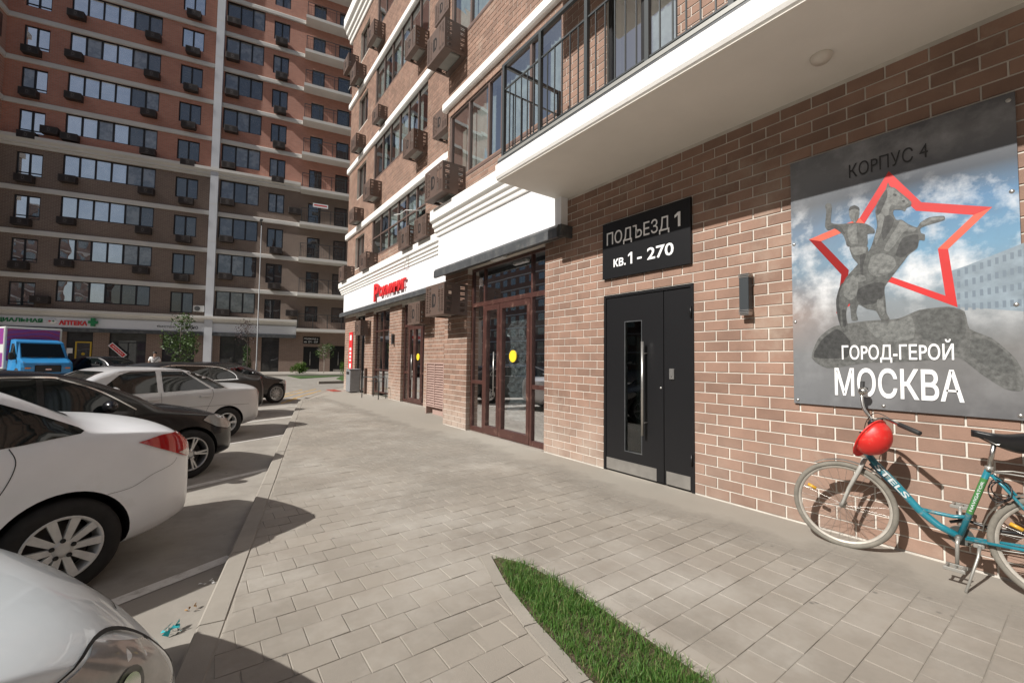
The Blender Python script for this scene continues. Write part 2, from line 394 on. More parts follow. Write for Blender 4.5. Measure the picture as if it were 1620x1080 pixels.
# ---- edging stones left of the grass
pts = [Vector((x, y, 0)) for y, x in gl]
pts[0] = Vector((1.735, 2.63, 0))
seg = []; 
for a, b in zip(pts, pts[1:]):
    L = (b-a).length; n = max(1, round(L/.45))
    for i in range(n): seg.append((a.lerp(b, i/n), a.lerp(b, (i+1)/n)))
for a, b in seg:
    d = (b-a).normalized(); q = Vector((d.y, -d.x, 0)); mb = MB(); g = d*.003
    mb.add([v-a for z, in ((-.1,), (.006,)) for v in (a+g+Vector((0, 0, z)), b-g+Vector((0, 0, z)), b-g+q*.075+Vector((0, 0, z)), a+g+q*.075+Vector((0, 0, z)))], [(3, 2, 1, 0), (4, 5, 6, 7), (0, 1, 5, 4), (1, 2, 6, 5), (2, 3, 7, 6), (3, 0, 4, 7)])
    mb.build('edging_stone', kerb_m, pavement, loc=tuple(a))
# ---- grass
soil_m = M('dark_soil', (.09, .065, .04), .95, var=.3, vscale=20, bump=.5, bscale=80, space='world')
mb = MB(); yy = np.linspace(2.58, -3, 30); vs = []
for y in yy: l, r = grass_span(y, .0); vs += [(l-.01, y, -.004), (r+.015, y, -.004)]
mb.add(vs, [(2*i, 2*i+2, 2*i+3, 2*i+1) for i in range(len(yy)-1)])
tag(mb.build('soil', soil_m), kind='structure')
def leafy(name, c1, c2, c3=None, trans=.25):
    m, t, p = nt(name); ge = t.nodes.new('ShaderNodeNewGeometry')
    c = ramp(t, ge.outputs['Random Per Island'], [(0, c1), (.75, c2), (1, c3 or c2)])
    t.links.new(c, p.inputs['Base Color']); p.inputs['Roughness'].default_value = .55
    tl = t.nodes.new('ShaderNodeBsdfTranslucent'); t.links.new(c, tl.inputs[0]); mx = t.nodes.new('ShaderNodeMixShader'); mx.inputs[0].default_value = trans
    o = t.nodes['Material Output']; t.links.new(p.outputs[0], mx.inputs[1]); t.links.new(tl.outputs[0], mx.inputs[2]); t.links.new(mx.outputs[0], o.inputs[0]); return m
grass_m = leafy('green_grass', (.055, .14, .024), (.115, .25, .045), (.30, .29, .13), .35)
vs, fs = [], []
def blade(x, y, h, lean, w):
    a = random.uniform(0, 2*math.pi); b = random.uniform(0, 2*math.pi); o = len(vs)
    dx, dy = math.cos(a)*w, math.sin(a)*w; lx, ly = math.cos(b)*lean, math.sin(b)*lean
    vs.extend([(x-dx, y-dy, -.003), (x+dx, y+dy, -.003), (x+dx*.7+lx*.35, y+dy*.7+ly*.35, h*.6), (x-dx*.7+lx*.35, y-dy*.7+ly*.35, h*.6), (x+lx, y+ly, h)])
    fs.append((o, o+1, o+2, o+3)); fs.append((o+3, o+2, o+4))
cnt = 0
while cnt < 30000:
    y = random.uniform(-1.0, 2.6); s = grass_span(y)
    if s is None: continue
    x = random.uniform(1.0, 1.95)
    if not s[0]-.012 < x < s[1]+.022: continue
    e = min(x-s[0], s[1]-x)
    if random.random() > min(1, .22+max(0, e)*14)*(.55+.45*min(1, max(0, .5+math.sin(x*9.3+y*5.1)+math.sin(y*7.7-x*4)))): continue
    tip = 1 if y < 2.45 else .45
    cl = .75+.35*math.sin(x*23+math.sin(y*11)*2)*math.sin(y*17)
    blade(x, y, random.uniform(.022, .062)*cl*tip, random.uniform(.006, .038), random.uniform(.0012, .0024)); cnt += 1
me = bpy.data.meshes.new('grass'); me.from_pydata(vs, [], fs); me.materials.append(grass_m)
g = bpy.data.objects.new('grass', me); COL.objects.link(g); tag(g, 'narrow wedge of green grass in the paving', 'grass', kind='stuff')
# ---- blown dust and sand lying over the paving, thickest along the wall
dust_m, t, p = nt('blown_dust'); co = _coords(t, 'world'); p.inputs['Roughness'].default_value = .95
t.links.new(mixc(t, noise(t, co, 3, 4), (.305, .278, .236), (.355, .325, .28)), p.inputs['Base Color'])
sx = t.nodes.new('ShaderNodeSeparateXYZ'); t.links.new(co, sx.inputs[0])
n1 = noise(t, co, .55, 6, .6); n2 = noise(t, co, 2.4, 5, .7)
near_wall = ramp(t, math_(t, 'MULTIPLY', sx.outputs[0], .2), [(.66, 0), (.86, .55)])
farther = ramp(t, math_(t, 'MULTIPLY', sx.outputs[1], .1), [(.25, 0), (.75, .10)])
a_ = math_(t, 'ADD', math_(t, 'ADD', math_(t, 'MULTIPLY', n1, .9), math_(t, 'MULTIPLY', n2, .35)), math_(t, 'ADD', near_wall, farther))
t.links.new(ramp(t, a_, [(.64, 0), (1.0, .88)]), p.inputs['Alpha'])
mb = MB(); cs = .2
for j in range(-10, 118):
    for i in range(-4, 34):
        x, y = i*cs, j*cs
        xr = XW-.02 if y+cs < 8.5 else XF-.02
        xl = kerb_x(y+cs)+.14 if y+cs < YK1 else kerb_x(YK1)+.2+(y-YK1)*.62
        xa_, xb_ = max(x, kerb_x(y)+.14 if y < YK1 else xl), max(x, kerb_x(y+cs)+.14 if y < YK1 else xl); x0, x1 = min(xa_, xb_), min(x+cs, xr)
        if x1-max(xa_, xb_) < .004: continue
        g0, g1 = grass_span(y), grass_span(y+cs)
        if g0 and x1 > g0[0]-.12 and x0 < max(g0[1], (g1 or g0)[1])+.01: continue
        mb.add([(xa_, y, .0042), (x1, y, .0042), (x1, y+cs, .0042), (xb_, y+cs, .0042)], [(0, 1, 2, 3)])
tag(mb.build('blown_dust', dust_m, fixn=False), kind='structure')
# ---- litter on the road by the kerb
lit_m = M('torn_turquoise_wrapper', (.02, .36, .40), .35, var=.3, vscale=40); litw_m = M('white_scrap_paper', (.7, .7, .68), .6); leaf_m = M('dry_leaf', (.35, .2, .08), .8)
def scrap(name, p, size, mats, label, cat, n=9, hh=.03):
    mb = MB(); rr = random.Random(3)
    for k in range(n):
        a = Vector((rr.uniform(-1, 1)*size, rr.uniform(-.5, .5)*size, rr.uniform(.003, hh))); 
        q = [a+Vector((rr.uniform(-.5, .5)*size, rr.uniform(-.5, .5)*size, rr.uniform(-.6, .9)*hh)) for _ in range(3)]
        vs = [a]+q; vs = [(v.x, v.y, max(.001, v.z)) for v in vs]; mb.add(vs, [(0, 1, 2), (0, 2, 3), (1, 2, 3)], k % len(mats))
    tag(mb.build(name, mats, loc=(p.x, p.y, RZ+.002)), label, cat)
scrap('candy_wrapper', on_z(272, 1001, RZ), .05, [lit_m, lit_m, litw_m], 'crumpled turquoise wrapper lying on the asphalt by the kerb', 'litter', 12)
scrap('paper_scrap', on_z(328, 923, RZ), .05, [litw_m], 'flat white paper scrap on the asphalt, nearest to the parking line', 'litter', 6, .008)
scrap('dry_leaf', on_z(303, 966, RZ), .035, [leaf_m], 'small curled brown dry leaf on the asphalt', 'leaf', 5, .02)
# ================================================================== NEAR BUILDING (facade runs along y, faces -x)
white_m = M('white_render', (.80, .785, .75), .75, var=.04, vscale=2, bump=.12, bscale=90, space='world', dirt=((.62, .59, .54), .58, .85, 1.1))
panel_m = M('white_composite_panel', (.84, .84, .85), .35, var=.02, vscale=2)
soffit_m = M('cream_painted_soffit', (.74, .71, .65), .85, var=.05, vscale=1.2, bump=.1, bscale=70, space='world')
fascia_m = M('dark_grey_metal', (.085, .09, .095), .45, metal=.3, var=.2, vscale=5, space='world', dirt=((.2, .2, .19), .5, .8, 4))
frame_m = M('brown_aluminium', (.062, .026, .021), .4, var=.15, vscale=6, dirt=((.22, .13, .10), .55, .8, 7), space='world')
wframe_m = M('taupe_window_frame', (.125, .085, .072), .45, var=.1, vscale=6, space='world')
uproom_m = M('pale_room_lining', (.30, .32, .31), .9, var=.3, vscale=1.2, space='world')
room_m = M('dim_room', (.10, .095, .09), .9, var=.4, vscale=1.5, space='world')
curtain_m = M('pale_curtain', (.62, .63, .61), .9, var=.25, vscale=6, space='world')
blackm = M('black_powder_coat', (.010, .010, .011), .38, bump=.05, bscale=400, spec=.35)
steel_m = M('brushed_steel', (.50, .49, .47), .34, metal=.85, var=.12, vscale=7, grain=.1, gscale=300)
rail_m = M('charcoal_painted_steel', (.045, .052, .054), .42)
cage_m = M('brown_perforated_steel', (.10, .066, .052), .55, var=.12, vscale=5, space='world')
cond_m = M('grey_condenser_shell', (.20, .20, .18), .5, var=.1, vscale=6)
dark_m = M('deep_shadow_slot', (.008, .007, .007), .9)
pane_m = glass_mat('window_pane', (.62, .69, .68), .55, .03, .05)
shop_m = glass_mat('shop_pane', (.72, .77, .77), .8, .02, .04)
bodyb_m = brick_tex('plain_brown_brickwork', (.27, .17, .125), (.29, .17, .12), (.58, .52, .46), .2545, .1074, .011, 'yz')
bodyx_m = brick_tex('plain_brown_brickwork_end', (.345, .205, .15), (.29, .17, .12), (.58, .52, .46), .2545, .1074, .011, 'xz')
B = empty('apartment_building', (0, 0, 0), 0, 'brown brick block on the right with the balcony above the black entrance door', 'building')
RW = -math.pi/2
def local(x, y, z, parent=None, name='x'): return None
# ---- openings
door_h = (2.61, 3.89, -1, 2.262)
shop_h = (5.11, 7.52, -1, 3.23)
near_lo_holes = [door_h, shop_h]
ST = 3.12
nwin = [(4.75, 8.42, 5.24+ST*k, 6.80+ST*k) for k in range(3)]
bdoor = [(2.79, 3.86, 4.06+ST*k, 6.42+ST*k) for k in range(3)]
nwin2 = [(-.75, 1.55, 4.86+ST*k, 6.60+ST*k) for k in range(3)]
near_up_holes = nwin+bdoor+nwin2
Y0 = -4.0
mbw = MB()
for y0, y1, z0, z1 in rects_minus(Y0, 8.5, -.05, 3.80, near_lo_holes): mbw.box(XW, XW+.30, y0, y1, z0, z1)
for y0, y1, z0, z1 in rects_minus(Y0, 8.5, 3.80, 14.0, near_up_holes): mbw.box(XW, XW+.30, y0, y1, z0, z1)
mbw.box(XW+.30, XF+.02, 8.2, 8.498, -.05, 14)
mbw.build('wall', mortar_m, B)
far_lo_holes = [(17.65, 18.95, -1, 3.2), (14.85, 16.62, -1, 3.2), (11.9, 13.72, -1, 3.2)]
fwin = [(12.0, 17.05, 5.40+ST*k, 6.95+ST*k) for k in range(4)]
fswin = [(18.07, 19.32, 5.30+ST*k, 6.70+ST*k) for k in range(4)]
mbw = MB()
for y0, y1, z0, z1 in rects_minus(8.5, 20.6, -.05, 3.6, far_lo_holes): mbw.box(XF, XF+.3, y0, y1, z0, z1)
for y0, y1, z0, z1 in rects_minus(8.5, 20.6, 3.6, 16.6, fwin+fswin): mbw.box(XF, XF+.3, y0, y1, z0, z1)
mbw.build('wall', mortar_m, B)
# the body of the block behind the facades
mb = MB(); mb.box(5.3, 18, Y0+.05, 8.19, -.1, 3.6); mb.box(XW+.75, 18, Y0+.05, 8.19, 3.602, 13.9); mb.box(XF+.8, 18, 8.21, 20.3, -.1, 16.6)
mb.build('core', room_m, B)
mb = MB(); mb.box(XW+.002, 18, Y0, 8.5, 14.0, 30)
mb.box(XF+.002, 18, 8.502, 20.6, 16.6, 30); mb.build('upper_wall', bodyb_m, B)
mb = MB(); mb.box(XF+.31, 18.02, 20.302, 20.598, -.1, 16.58); mb.box(XW+.31, 18.02, Y0-.2, Y0+.04, -.1, 13.98); mb.build('end_wall', bodyx_m, B)
# ---- brickwork
CH, BL, JT = .1074, .2545, .0052
def courses(y0, y1, z0, z1, holes, sgn_off=1.729):
    out = []; k = math.ceil((z0-.010)/CH-1e-6); holes = [h for h in holes]
    while .010+(k+1)*CH <= z1+.03:
        a, b = .010+k*CH+JT, .010+(k+1)*CH-JT; zc = (a+b)/2; b = min(b, z1-.002)
        off = sgn_off if k % 2 == 0 else sgn_off+BL/2
        i = math.floor((y0-off)/BL)
        hs = sorted([h for h in holes if h[2] < zc < h[3]])
        free = []; cur = y0
        for h in hs:
            if h[0] > cur: free.append((cur, min(h[0], y1)))
            cur = max(cur, h[1])
        if cur < y1: free.append((cur, y1))
        for fa, fb in free:
            i = math.floor((fa-off)/BL)
            while off+i*BL < fb:
                ya, yb = max(fa+.001, off+i*BL+JT), min(fb-.001, off+(i+1)*BL-JT); i += 1
                if yb-ya > .02 and b-a > .03: out.append((ya, yb, a, b))
        k += 1
    return out
PR = .007
def brick_geo(mb, X, ya, yb, a, b, cy=0, cz=0, cx=0):
    c = .003
    vs = [(X-cx, ya-cy, a-cz), (X-cx, yb-cy, a-cz), (X-cx, yb-cy, b-cz), (X-cx, ya-cy, b-cz)]
    vs += [(X-PR-cx, ya+c-cy, a+c-cz), (X-PR-cx, yb-c-cy, a+c-cz), (X-PR-cx, yb-c-cy, b-c-cz), (X-PR-cx, ya+c-cy, b-c-cz)]
    mb.add(vs, [(7, 6, 5, 4)]+[(q, (q+1) % 4, 4+(q+1) % 4, 4+q) for q in range(4)])
near = courses(Y0, 8.5, 0, 3.80, near_lo_holes)
near.sort(key=lambda r: -seen_size(XW, (r[0]+r[1])/2, (r[2]+r[3])/2) if True else 0)
poster_r = (.30, 1.65, 1.06, 3.21); sign_r = (2.62, 3.88, 2.48, 3.2)
hid = lambda r: any(h[0] < r[0] and r[1] < h[1] and h[2] < r[2] and r[3] < h[3] for h in (poster_r, sign_r))
vis = [r for r in near if not hid(r)]
parts = vis[:299]; ids = set(id(r) for r in parts)
shared = {}
for r in parts:
    w, h = round(r[1]-r[0], 4), round(r[3]-r[2], 4)
    cy, cz = (r[0]+r[1])/2, (r[2]+r[3])/2
    if (w, h) not in shared:
        mb = MB(); brick_geo(mb, 0, -w/2, w/2, -h/2, h/2); o = mb.build('brick', brick_m, B, loc=(XW, cy, cz), fixn=False); shared[(w, h)] = o
    else: o = link_copy(shared[(w, h)], B, (XW-random.uniform(0, .0012), cy, cz))
mb = MB()
for r in near:
    if id(r) not in ids: brick_geo(mb, XW, *r)
for r in courses(Y0, 8.5, 3.80, 10.2, near_up_holes): brick_geo(mb, XW, *r)
tag(mb.build('brickwork', brick_m, B, fixn=False), kind='stuff')
mb = MB()
for r in courses(8.5, 20.6, 0, 3.3, far_lo_holes): brick_geo(mb, XF, *r)
for r in courses(8.5, 20.6, 4.3, 16.6, fwin+fswin): brick_geo(mb, XF, *r)
def reveal(X0, X1, y, z1):      # brick returns of the piers, facing -y
    k = 0
    while .010+(k+1)*CH < z1:
        a, b = .010+k*CH+JT, .010+(k+1)*CH-JT
        cut = X0+(.07 if k % 2 else .12)
        mb.box(X0-PR+.001, min(cut, X1)-.005, y-PR, y, a, b)
        if cut+.005 < X1: mb.box(cut+.005, X1, y-PR, y, a, b)
        k += 1
reveal(XW, XW+.13, 7.52, 3.2)
for y in (19.05-.1, 16.62, 13.72): reveal(XF, XF+.13, y, 3.2)
tag(mb.build('brickwork', brick_m, B, fixn=False), kind='stuff')
# ---- bands, cornices, fascias
for k in range(3):
    z = 6.95+ST*k; mb = MB()
    mb.prof([(XW+.01, z), (XW-.07, z), (XW-.10, z+.03), (XW-.10, z+.17), (XW-.07, z+.215), (XW+.01, z+.235)], 4.742, 8.62)
    mb.build('band', white_m, B)
for k in range(3):
    z = 6.88+ST*k; mb = MB()
    mb.prof([(XF+.01, z), (XF-.07, z), (XF-.10, z+.03), (XF-.10, z+.23), (XF-.07, z+.27), (XF+.01, z+.29)], 8.502, 20.70)
    mb.build('band', white_m, B)
def cornice_prof(X, z, s=1.0):
    p = [(X+.02, z-.02), (X-.03, z-.02), (X-.04, z), (X-.04, z+.05), (X-.075, z+.075), (X-.08, z+.09), (X-.08, z+.14), (X-.12, z+.165), (X-.13, z+.18), (X-.13, z+.24), (X-.17, z+.27), (X-.19, z+.29), (X-.19, z+.52), (X+.15, z+.62)]
    return [(X+(a-X)*s, z+(b-z)*s) for a, b in p]
mb = MB(); mb.prof(cornice_prof(4.19, 4.13), 4.742, 8.66); mb.build('cornice', white_m, B)
mb = MB(); mb.prof(cornice_prof(5.25, 4.33, .95), 8.502, 20.75); mb.build('cornice', white_m, B)
mb = MB(); mb.prof(cornice_prof(5.40, 16.5, 2.0), 8.502, 20.9); mb.build('cornice', white_m, B)
mb = MB(); mb.box(4.19, XW-.008, 4.602, 4.741, 3.355, 3.797); mb.build('fascia_panel', panel_m, B)
for q in range(3): mb = MB(); mb.box(4.19+.0015*(q % 2), XW-.008, 4.744+1.286*q, 4.744+1.286*(q+1)-.003, 3.355, 4.128); mb.build('fascia_panel', panel_m, B)
for q in range(8): mb = MB(); mb.box(5.25+.002*(q % 2), XF-.008, 8.502+1.493*q, 8.502+1.493*(q+1)-.004, 3.452, 4.325); mb.build('fascia_panel', panel_m, B)
mb = MB(); mb.prof([(4.47, 3.24), (4.10, 3.24), (4.10, 3.16), (4.05, 3.16), (4.05, 3.30), (4.09, 3.352), (4.47, 3.352)], 4.54, 8.52)
mb.box(4.10, XW-.008, 4.50, 4.538, 3.18, 3.35)
mb.build('drip_fascia', fascia_m, B)
mb = MB(); mb.prof([(5.5, 3.34), (5.16, 3.34), (5.16, 3.27), (5.11, 3.27), (5.11, 3.40), (5.15, 3.449), (5.5, 3.449)], 8.504, 20.62); mb.build('drip_fascia', fascia_m, B)
# ---- generic windows: frame part with pane sub-parts
def window(X, y0, y1, z0, z1, muls=(), trans=(), fm=wframe_m, pm=pane_m, fw_=.05, curtain=.35, name='window', depth=.07, room=.30, inset=.04, swap=None):
    xf = X+inset; mb = MB()
    ys = [y0]+list(muls)+[y1]; zs = [z0]+list(trans)+[z1]
    mb.box(xf, xf+depth, y0, y0+fw_, z0, z1); mb.box(xf, xf+depth, y1-fw_, y1, z0, z1)
    mb.box(xf, xf+depth, y0+fw_, y1-fw_, z0, z0+fw_); mb.box(xf, xf+depth, y0+fw_, y1-fw_, z1-fw_, z1)
    for m_ in muls: mb.box(xf-.004, xf+depth+.004, m_-fw_*.55, m_+fw_*.55, z0+fw_, z1-fw_)
    for t_ in trans: mb.box(xf-.002, xf+depth, y0+fw_, y1-fw_, t_-fw_*.45, t_+fw_*.45)
    w = mb.build(name, fm, B)
    for a, b in zip(ys, ys[1:]):
        for c, d in zip(zs, zs[1:]):
            p = MB(); e = fw_*.55; tilt = random.uniform(-.004, .004); tz = random.uniform(-.004, .004)
            xx = xf+depth*.45
            p.add([(xx+tilt, a+e, c+e*.8), (xx-tilt+tz, b-e, c+e*.8), (xx-tilt, b-e, d-e*.8), (xx+tilt+tz, a+e, d-e*.8)], [(0, 1, 2, 3)])
            p.build('pane', pm, w, fixn=False)
            if random.random() < curtain:
                q = MB(); n = 14; u0, u1 = (a+e, b-e) if random.random() < .6 else (a+e, a+e+(b-a)*random.uniform(.3, .6))
                vs = []
                for i in range(n+1):
                    y = u0+(u1-u0)*i/n; vs += [(X+.2+.015*math.sin(i*2.1), y, c), (X+.2+.015*math.sin(i*2.1+.4), y, d)]
                q.add(vs, [(2*i, 2*i+2, 2*i+3, 2*i+1) for i in range(n)], smooth=True); q.build('curtain', curtain_m, w, fixn=False)
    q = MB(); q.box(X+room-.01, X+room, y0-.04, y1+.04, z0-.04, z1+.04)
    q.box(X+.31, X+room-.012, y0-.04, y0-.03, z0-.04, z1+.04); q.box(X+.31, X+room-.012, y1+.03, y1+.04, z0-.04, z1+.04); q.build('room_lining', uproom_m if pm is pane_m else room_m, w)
    return w
for k in range(3):
    z0, z1 = nwin[k][2:]
    window(XW, 4.75, 8.42, z0, z1, (5.55, 6.40, 6.85, 7.60), (), curtain=.95, room=.7, inset=.02)
    window(XW, 2.79, 3.86, bdoor[k][2], bdoor[k][3], (3.3,), (), fm=blackm, curtain=.3, room=.7, name='balcony_door')
    window(XW, -.75, 1.55, nwin2[k][2], nwin2[k][3], (0, .8), (), curtain=.4, room=.7)
for k in range(4):
    z0, z1 = fwin[k][2:]
    window(XF, 12.0, 17.05, z0, z1, (12.75, 13.55, 14.35, 15.25, 16.1), (z0+.75,) if k == 0 else (), curtain=.85, room=.75, inset=.02)
    z0, z1 = fswin[k][2:]
    window(XF, 18.07, 19.32, z0, z1, (18.7,), (), curtain=.3, room=.75, inset=.09)
mb = MB()
for k in range(4): mb.box(XF-.012, XF+.05, 12.0, 17.06, 5.35+ST*k, 5.397+ST*k)
for k in range(3): mb.box(XW-.014, XW+.05, 4.75, 8.43, 5.18+ST*k, 5.236+ST*k)
mb.build('window_sill', wframe_m, B)
# ---- shop fronts
def shopfront(X, y0, y1, door, top, name='shop_front', mids=()):
    """door = (ya, ym, yb): hinge, meeting and hinge positions of a two-leaf door"""
    xf = X+.10; d = .06; f = .055; ya, ym, yb = door; mb = MB()
    for y in (y0, y1-f): mb.box(xf, xf+d, y, y+f, 0.0, top)
    mb.box(xf, xf+d, y0+f, y1-f, top-f, top); mb.box(xf-.003, xf+d+.003, y0+f, y1-f, 2.45, 2.53)
    mb.box(xf-.006, xf+d+.006, ya-f, ya, 0, 2.45); mb.box(xf-.006, xf+d+.006, yb, yb+f, 0, 2.45)
    for s0, s1 in ((y0+f, ya-f), (yb+f, y1-f)):
        if s1-s0 > .1: mb.box(xf, xf+d, s0, s1, 0, .09); mb.box(xf, xf+d, s0, s1, .93, 1.0)
    for m_ in (ya-.03, yb+.03)+tuple(mids): mb.box(xf, xf+d, m_-.022, m_+.022, 2.53, top-f)
    w = mb.build(name, frame_m, B)
    p = MB()
    def q(a, b, c, e): p.add([(xf+.03, a, c), (xf+.03, b, c), (xf+.03, b, e), (xf+.03, a, e)], [(0, 1, 2, 3)])
    q(y0+f, y1-f, 2.53, top-f)
    for s0, s1 in ((y0+f, ya-f), (yb+f, y1-f)):
        if s1-s0 > .1: q(s0, s1, .09, .93); q(s0, s1, 1.0, 2.45)
    p.build('pane', shop_m, w, fixn=False)
    for a, b in ((ya, ym), (ym, yb)):
        mb = MB(); st = .085
        mb.box(xf-.012, xf+d, a+.005, a+st, .01, 2.44); mb.box(xf-.012, xf+d, b-st, b-.005, .01, 2.44)
        mb.box(xf-.012, xf+d, a+st, b-st, .01, .16); mb.box(xf-.012, xf+d, a+st, b-st, 2.34, 2.44)
        dl = mb.build('door_leaf', frame_m, w)
    p = MB()
    for a, b in ((ya, ym), (ym, yb)): q(a+.085, b-.085, .16, 2.34)
    p.build('door_pane', shop_m, w, fixn=False)
    hb = MB(); hb.tube([(xf-.05, ym+.12, .75), (xf-.05, ym+.12, 1.55)], .012); hb.tube([(xf-.05, ym+.12, .9), (xf-.01, ym+.12, .9)], .009); hb.tube([(xf-.05, ym+.12, 1.4), (xf-.01, ym+.12, 1.4)], .009)
    hb.build('handle', steel_m, w)
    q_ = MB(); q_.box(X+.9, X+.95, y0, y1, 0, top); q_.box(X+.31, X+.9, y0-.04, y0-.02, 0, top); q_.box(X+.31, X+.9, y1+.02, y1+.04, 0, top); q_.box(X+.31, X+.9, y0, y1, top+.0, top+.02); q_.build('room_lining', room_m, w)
    q_ = MB(); q_.box(X+.17, X+.9, y0, y1, -.02, .012); q_.build('threshold', joint_m, w)
    return w
shop1 = shopfront(XW, 5.115, 7.515, (5.60, 6.50, 7.02), 3.225)
shop2 = shopfront(XF, 11.905, 13.715, (12.3, 12.85, 13.3), 3.195)
w = window(XF, 14.85, 16.62, .12, 3.195, (15.75,), (.98, 2.45), fm=frame_m, pm=shop_m, curtain=0, room=.75, inset=.1)
w = window(XF, 17.65, 18.95, .02, 3.195, (18.3,), (2.4,), fm=blackm, pm=shop_m, curtain=0, room=.75, inset=.1)
# crumpled plastic film and yellow stickers
film_m, t, p = nt('clear_packing_film'); p.inputs['Base Color'].default_value = (.72, .75, .77, 1); p.inputs['Roughness'].default_value = .1; p.inputs['Alpha'].default_value = .62
nx_, nz_ = 14, 46; vs = []
for i in range(nz_+1):
    z = .35+1.75*i/nz_
    for j in range(nx_+1):
        u = j/nx_; vs.append((XW+.185+.03*math.sin(u*9+i*.7)*math.sin(i*.9+u*4)+.02*random.uniform(-1, 1), 5.80+.5*u+.05*math.sin(i*.5), z))
mb = MB(); mb.add(vs, [(i*(nx_+1)+j, i*(nx_+1)+j+1, (i+1)*(nx_+1)+j+1, (i+1)*(nx_+1)+j) for i in range(nz_) for j in range(nx_)], smooth=False)
tag(mb.build('plastic_film', film_m, fixn=False), 'crumpled clear plastic film hanging behind the nearest brown shop door', 'plastic film')
yel_m = M('yellow_sticker', (.86, .60, .03), .5)
for X, y, r, lb in ((XW+.122, 6.12, .105, 'round yellow sticker on the nearest brown shop door'), (XF+.122, 12.63, .105, 'round yellow sticker on the farther brown shop door')):
    mb = MB(); mb.lathe([(0, -.002), (r, -.002), (r, .002), (0, .002)], (0, 0, 0), (1, 0, 0), 32, smooth=False)
    tag(mb.build('door_sticker', yel_m, loc=(X, y, 1.47)), lb, 'sticker')
# ---- entrance door (parts of the building)
D_ = empty('entrance_door'); D_.parent = B; D_.location = (XW, 3.89, 0); D_.rotation_euler = (0, 0, RW)
W_, Hd = 1.28, 2.262
mb = MB(); mb.box(0, .035, -.012, .08, 0, Hd); mb.box(W_-.035, W_, -.012, .08, 0, Hd); mb.box(.035, W_-.035, -.012, .08, Hd-.035, Hd); mb.build('door_frame', blackm, D_)
mb = MB()
for a, b, c, d in rects_minus(.037, .895, .015, 2.222, [(.335, .60, .285, 1.905)]): mb.box(a, b, 0, .05, c, d)
mb.build('door_leaf', blackm, D_)
mb = MB(); mb.box(.903, W_-.037, .002, .05, .015, 2.222); mb.build('door_leaf', blackm, D_)
mb = MB()
for a, b, c, d in ((.335, .345, .285, 1.905), (.59, .60, .285, 1.905), (.345, .59, .285, .295), (.345, .59, 1.895, 1.905)): mb.box(a, b, -.004, .01, c, d)
mb.build('glazing_bead', fascia_m, D_)
dg_m = glass_mat('dark_door_glass', (.34, .36, .35), 1.0, .04, .05)
mb = MB(); mb.box(.345, .59, .02, .026, .295, 1.895); mb.build('pane', dg_m, D_)
mb = MB(); mb.box(.25, .75, .22, .24, .0, 2.2); mb.build('room_lining', uproom_m, D_)
mb = MB(); mb.tube([(.655, -.07, .53), (.655, -.07, 1.64)], .017, 16)
for z in (.68, 1.50): mb.tube([(.655, -.07, z), (.655+.02, 0, z)], .009)
mb.build('handle', steel_m, D_)
mb = MB(); mb.box(.045, .80, -.004, 0, .022, .165); mb.build('kick_plate', steel_m, D_)
mb = MB(); mb.box(.93, 1.225, -.003, .002, .022, .165); mb.build('kick_plate', steel_m, D_)
mb = MB(); mb.cbox(.975, 1.035, -.012, .004, 1.205, 1.325, .003); mb.build('intercom', steel_m, D_)
mb = MB(); mb.lathe([(0, -.009), (.012, -.009), (.012, .002)], (1.005, -.002, 1.27), (0, 1, 0), 16); mb.lathe([(0, -.009), (.006, -.009), (.006, .002)], (1.005, -.006, 1.235), (0, 1, 0), 12); mb.build('intercom_button', blackm, D_)
mb = MB(); mb.lathe([(0, -.008), (.011, -.008), (.013, .001)], (.86, 0, 1.10), (0, 1, 0), 16); mb.build('lock', steel_m, D_)
for z in (.35, 1.95):
    mb = MB(); mb.tube([(W_-.028, -.022, z-.06), (W_-.028, -.022, z+.06)], .012); mb.build('hinge', blackm, D_)
# ---- entrance sign
sgn = empty('entrance_sign', (XW-.045, 3.885, 2.475), RW, 'black entrance sign reading ПОДЪЕЗД 1, кв. 1 - 270, above the black door', 'sign')
mb = MB(); mb.box(0, 1.265, 0, .035, 0, .735); mb.build('board', blackm, sgn)
gl_m = M('grey_sign_letters', (.42, .42, .42), .5); wl_m = M('white_sign_letters', (.86, .86, .86), .5)
letters('ПОДЪЕЗД', wl_m, .075, -.001, .405, .20, .93, .006, .0, sgn)
letters('кв.', wl_m, .19, -.001, .135, .105, .195, .006, .015, sgn); letters('- 270', wl_m, .56, -.001, .135, .145, .50, .006, .015, sgn)
def one(x, z, h, parent, mat=wl_m):
    w = h*.19; mb = MB(); mb.prism([(x, z+h*.66), (x, z+h*.82), (x+h*.26, z+h), (x+h*.26+w*.9, z+h), (x+h*.26+w*.9, z), (x+h*.26, z), (x+h*.26, z+h*.80)][::-1], -.007, -.001); mb.build('lettering', mat, parent)
one(1.075, .44, .165, sgn); one(.425, .135, .145, sgn)
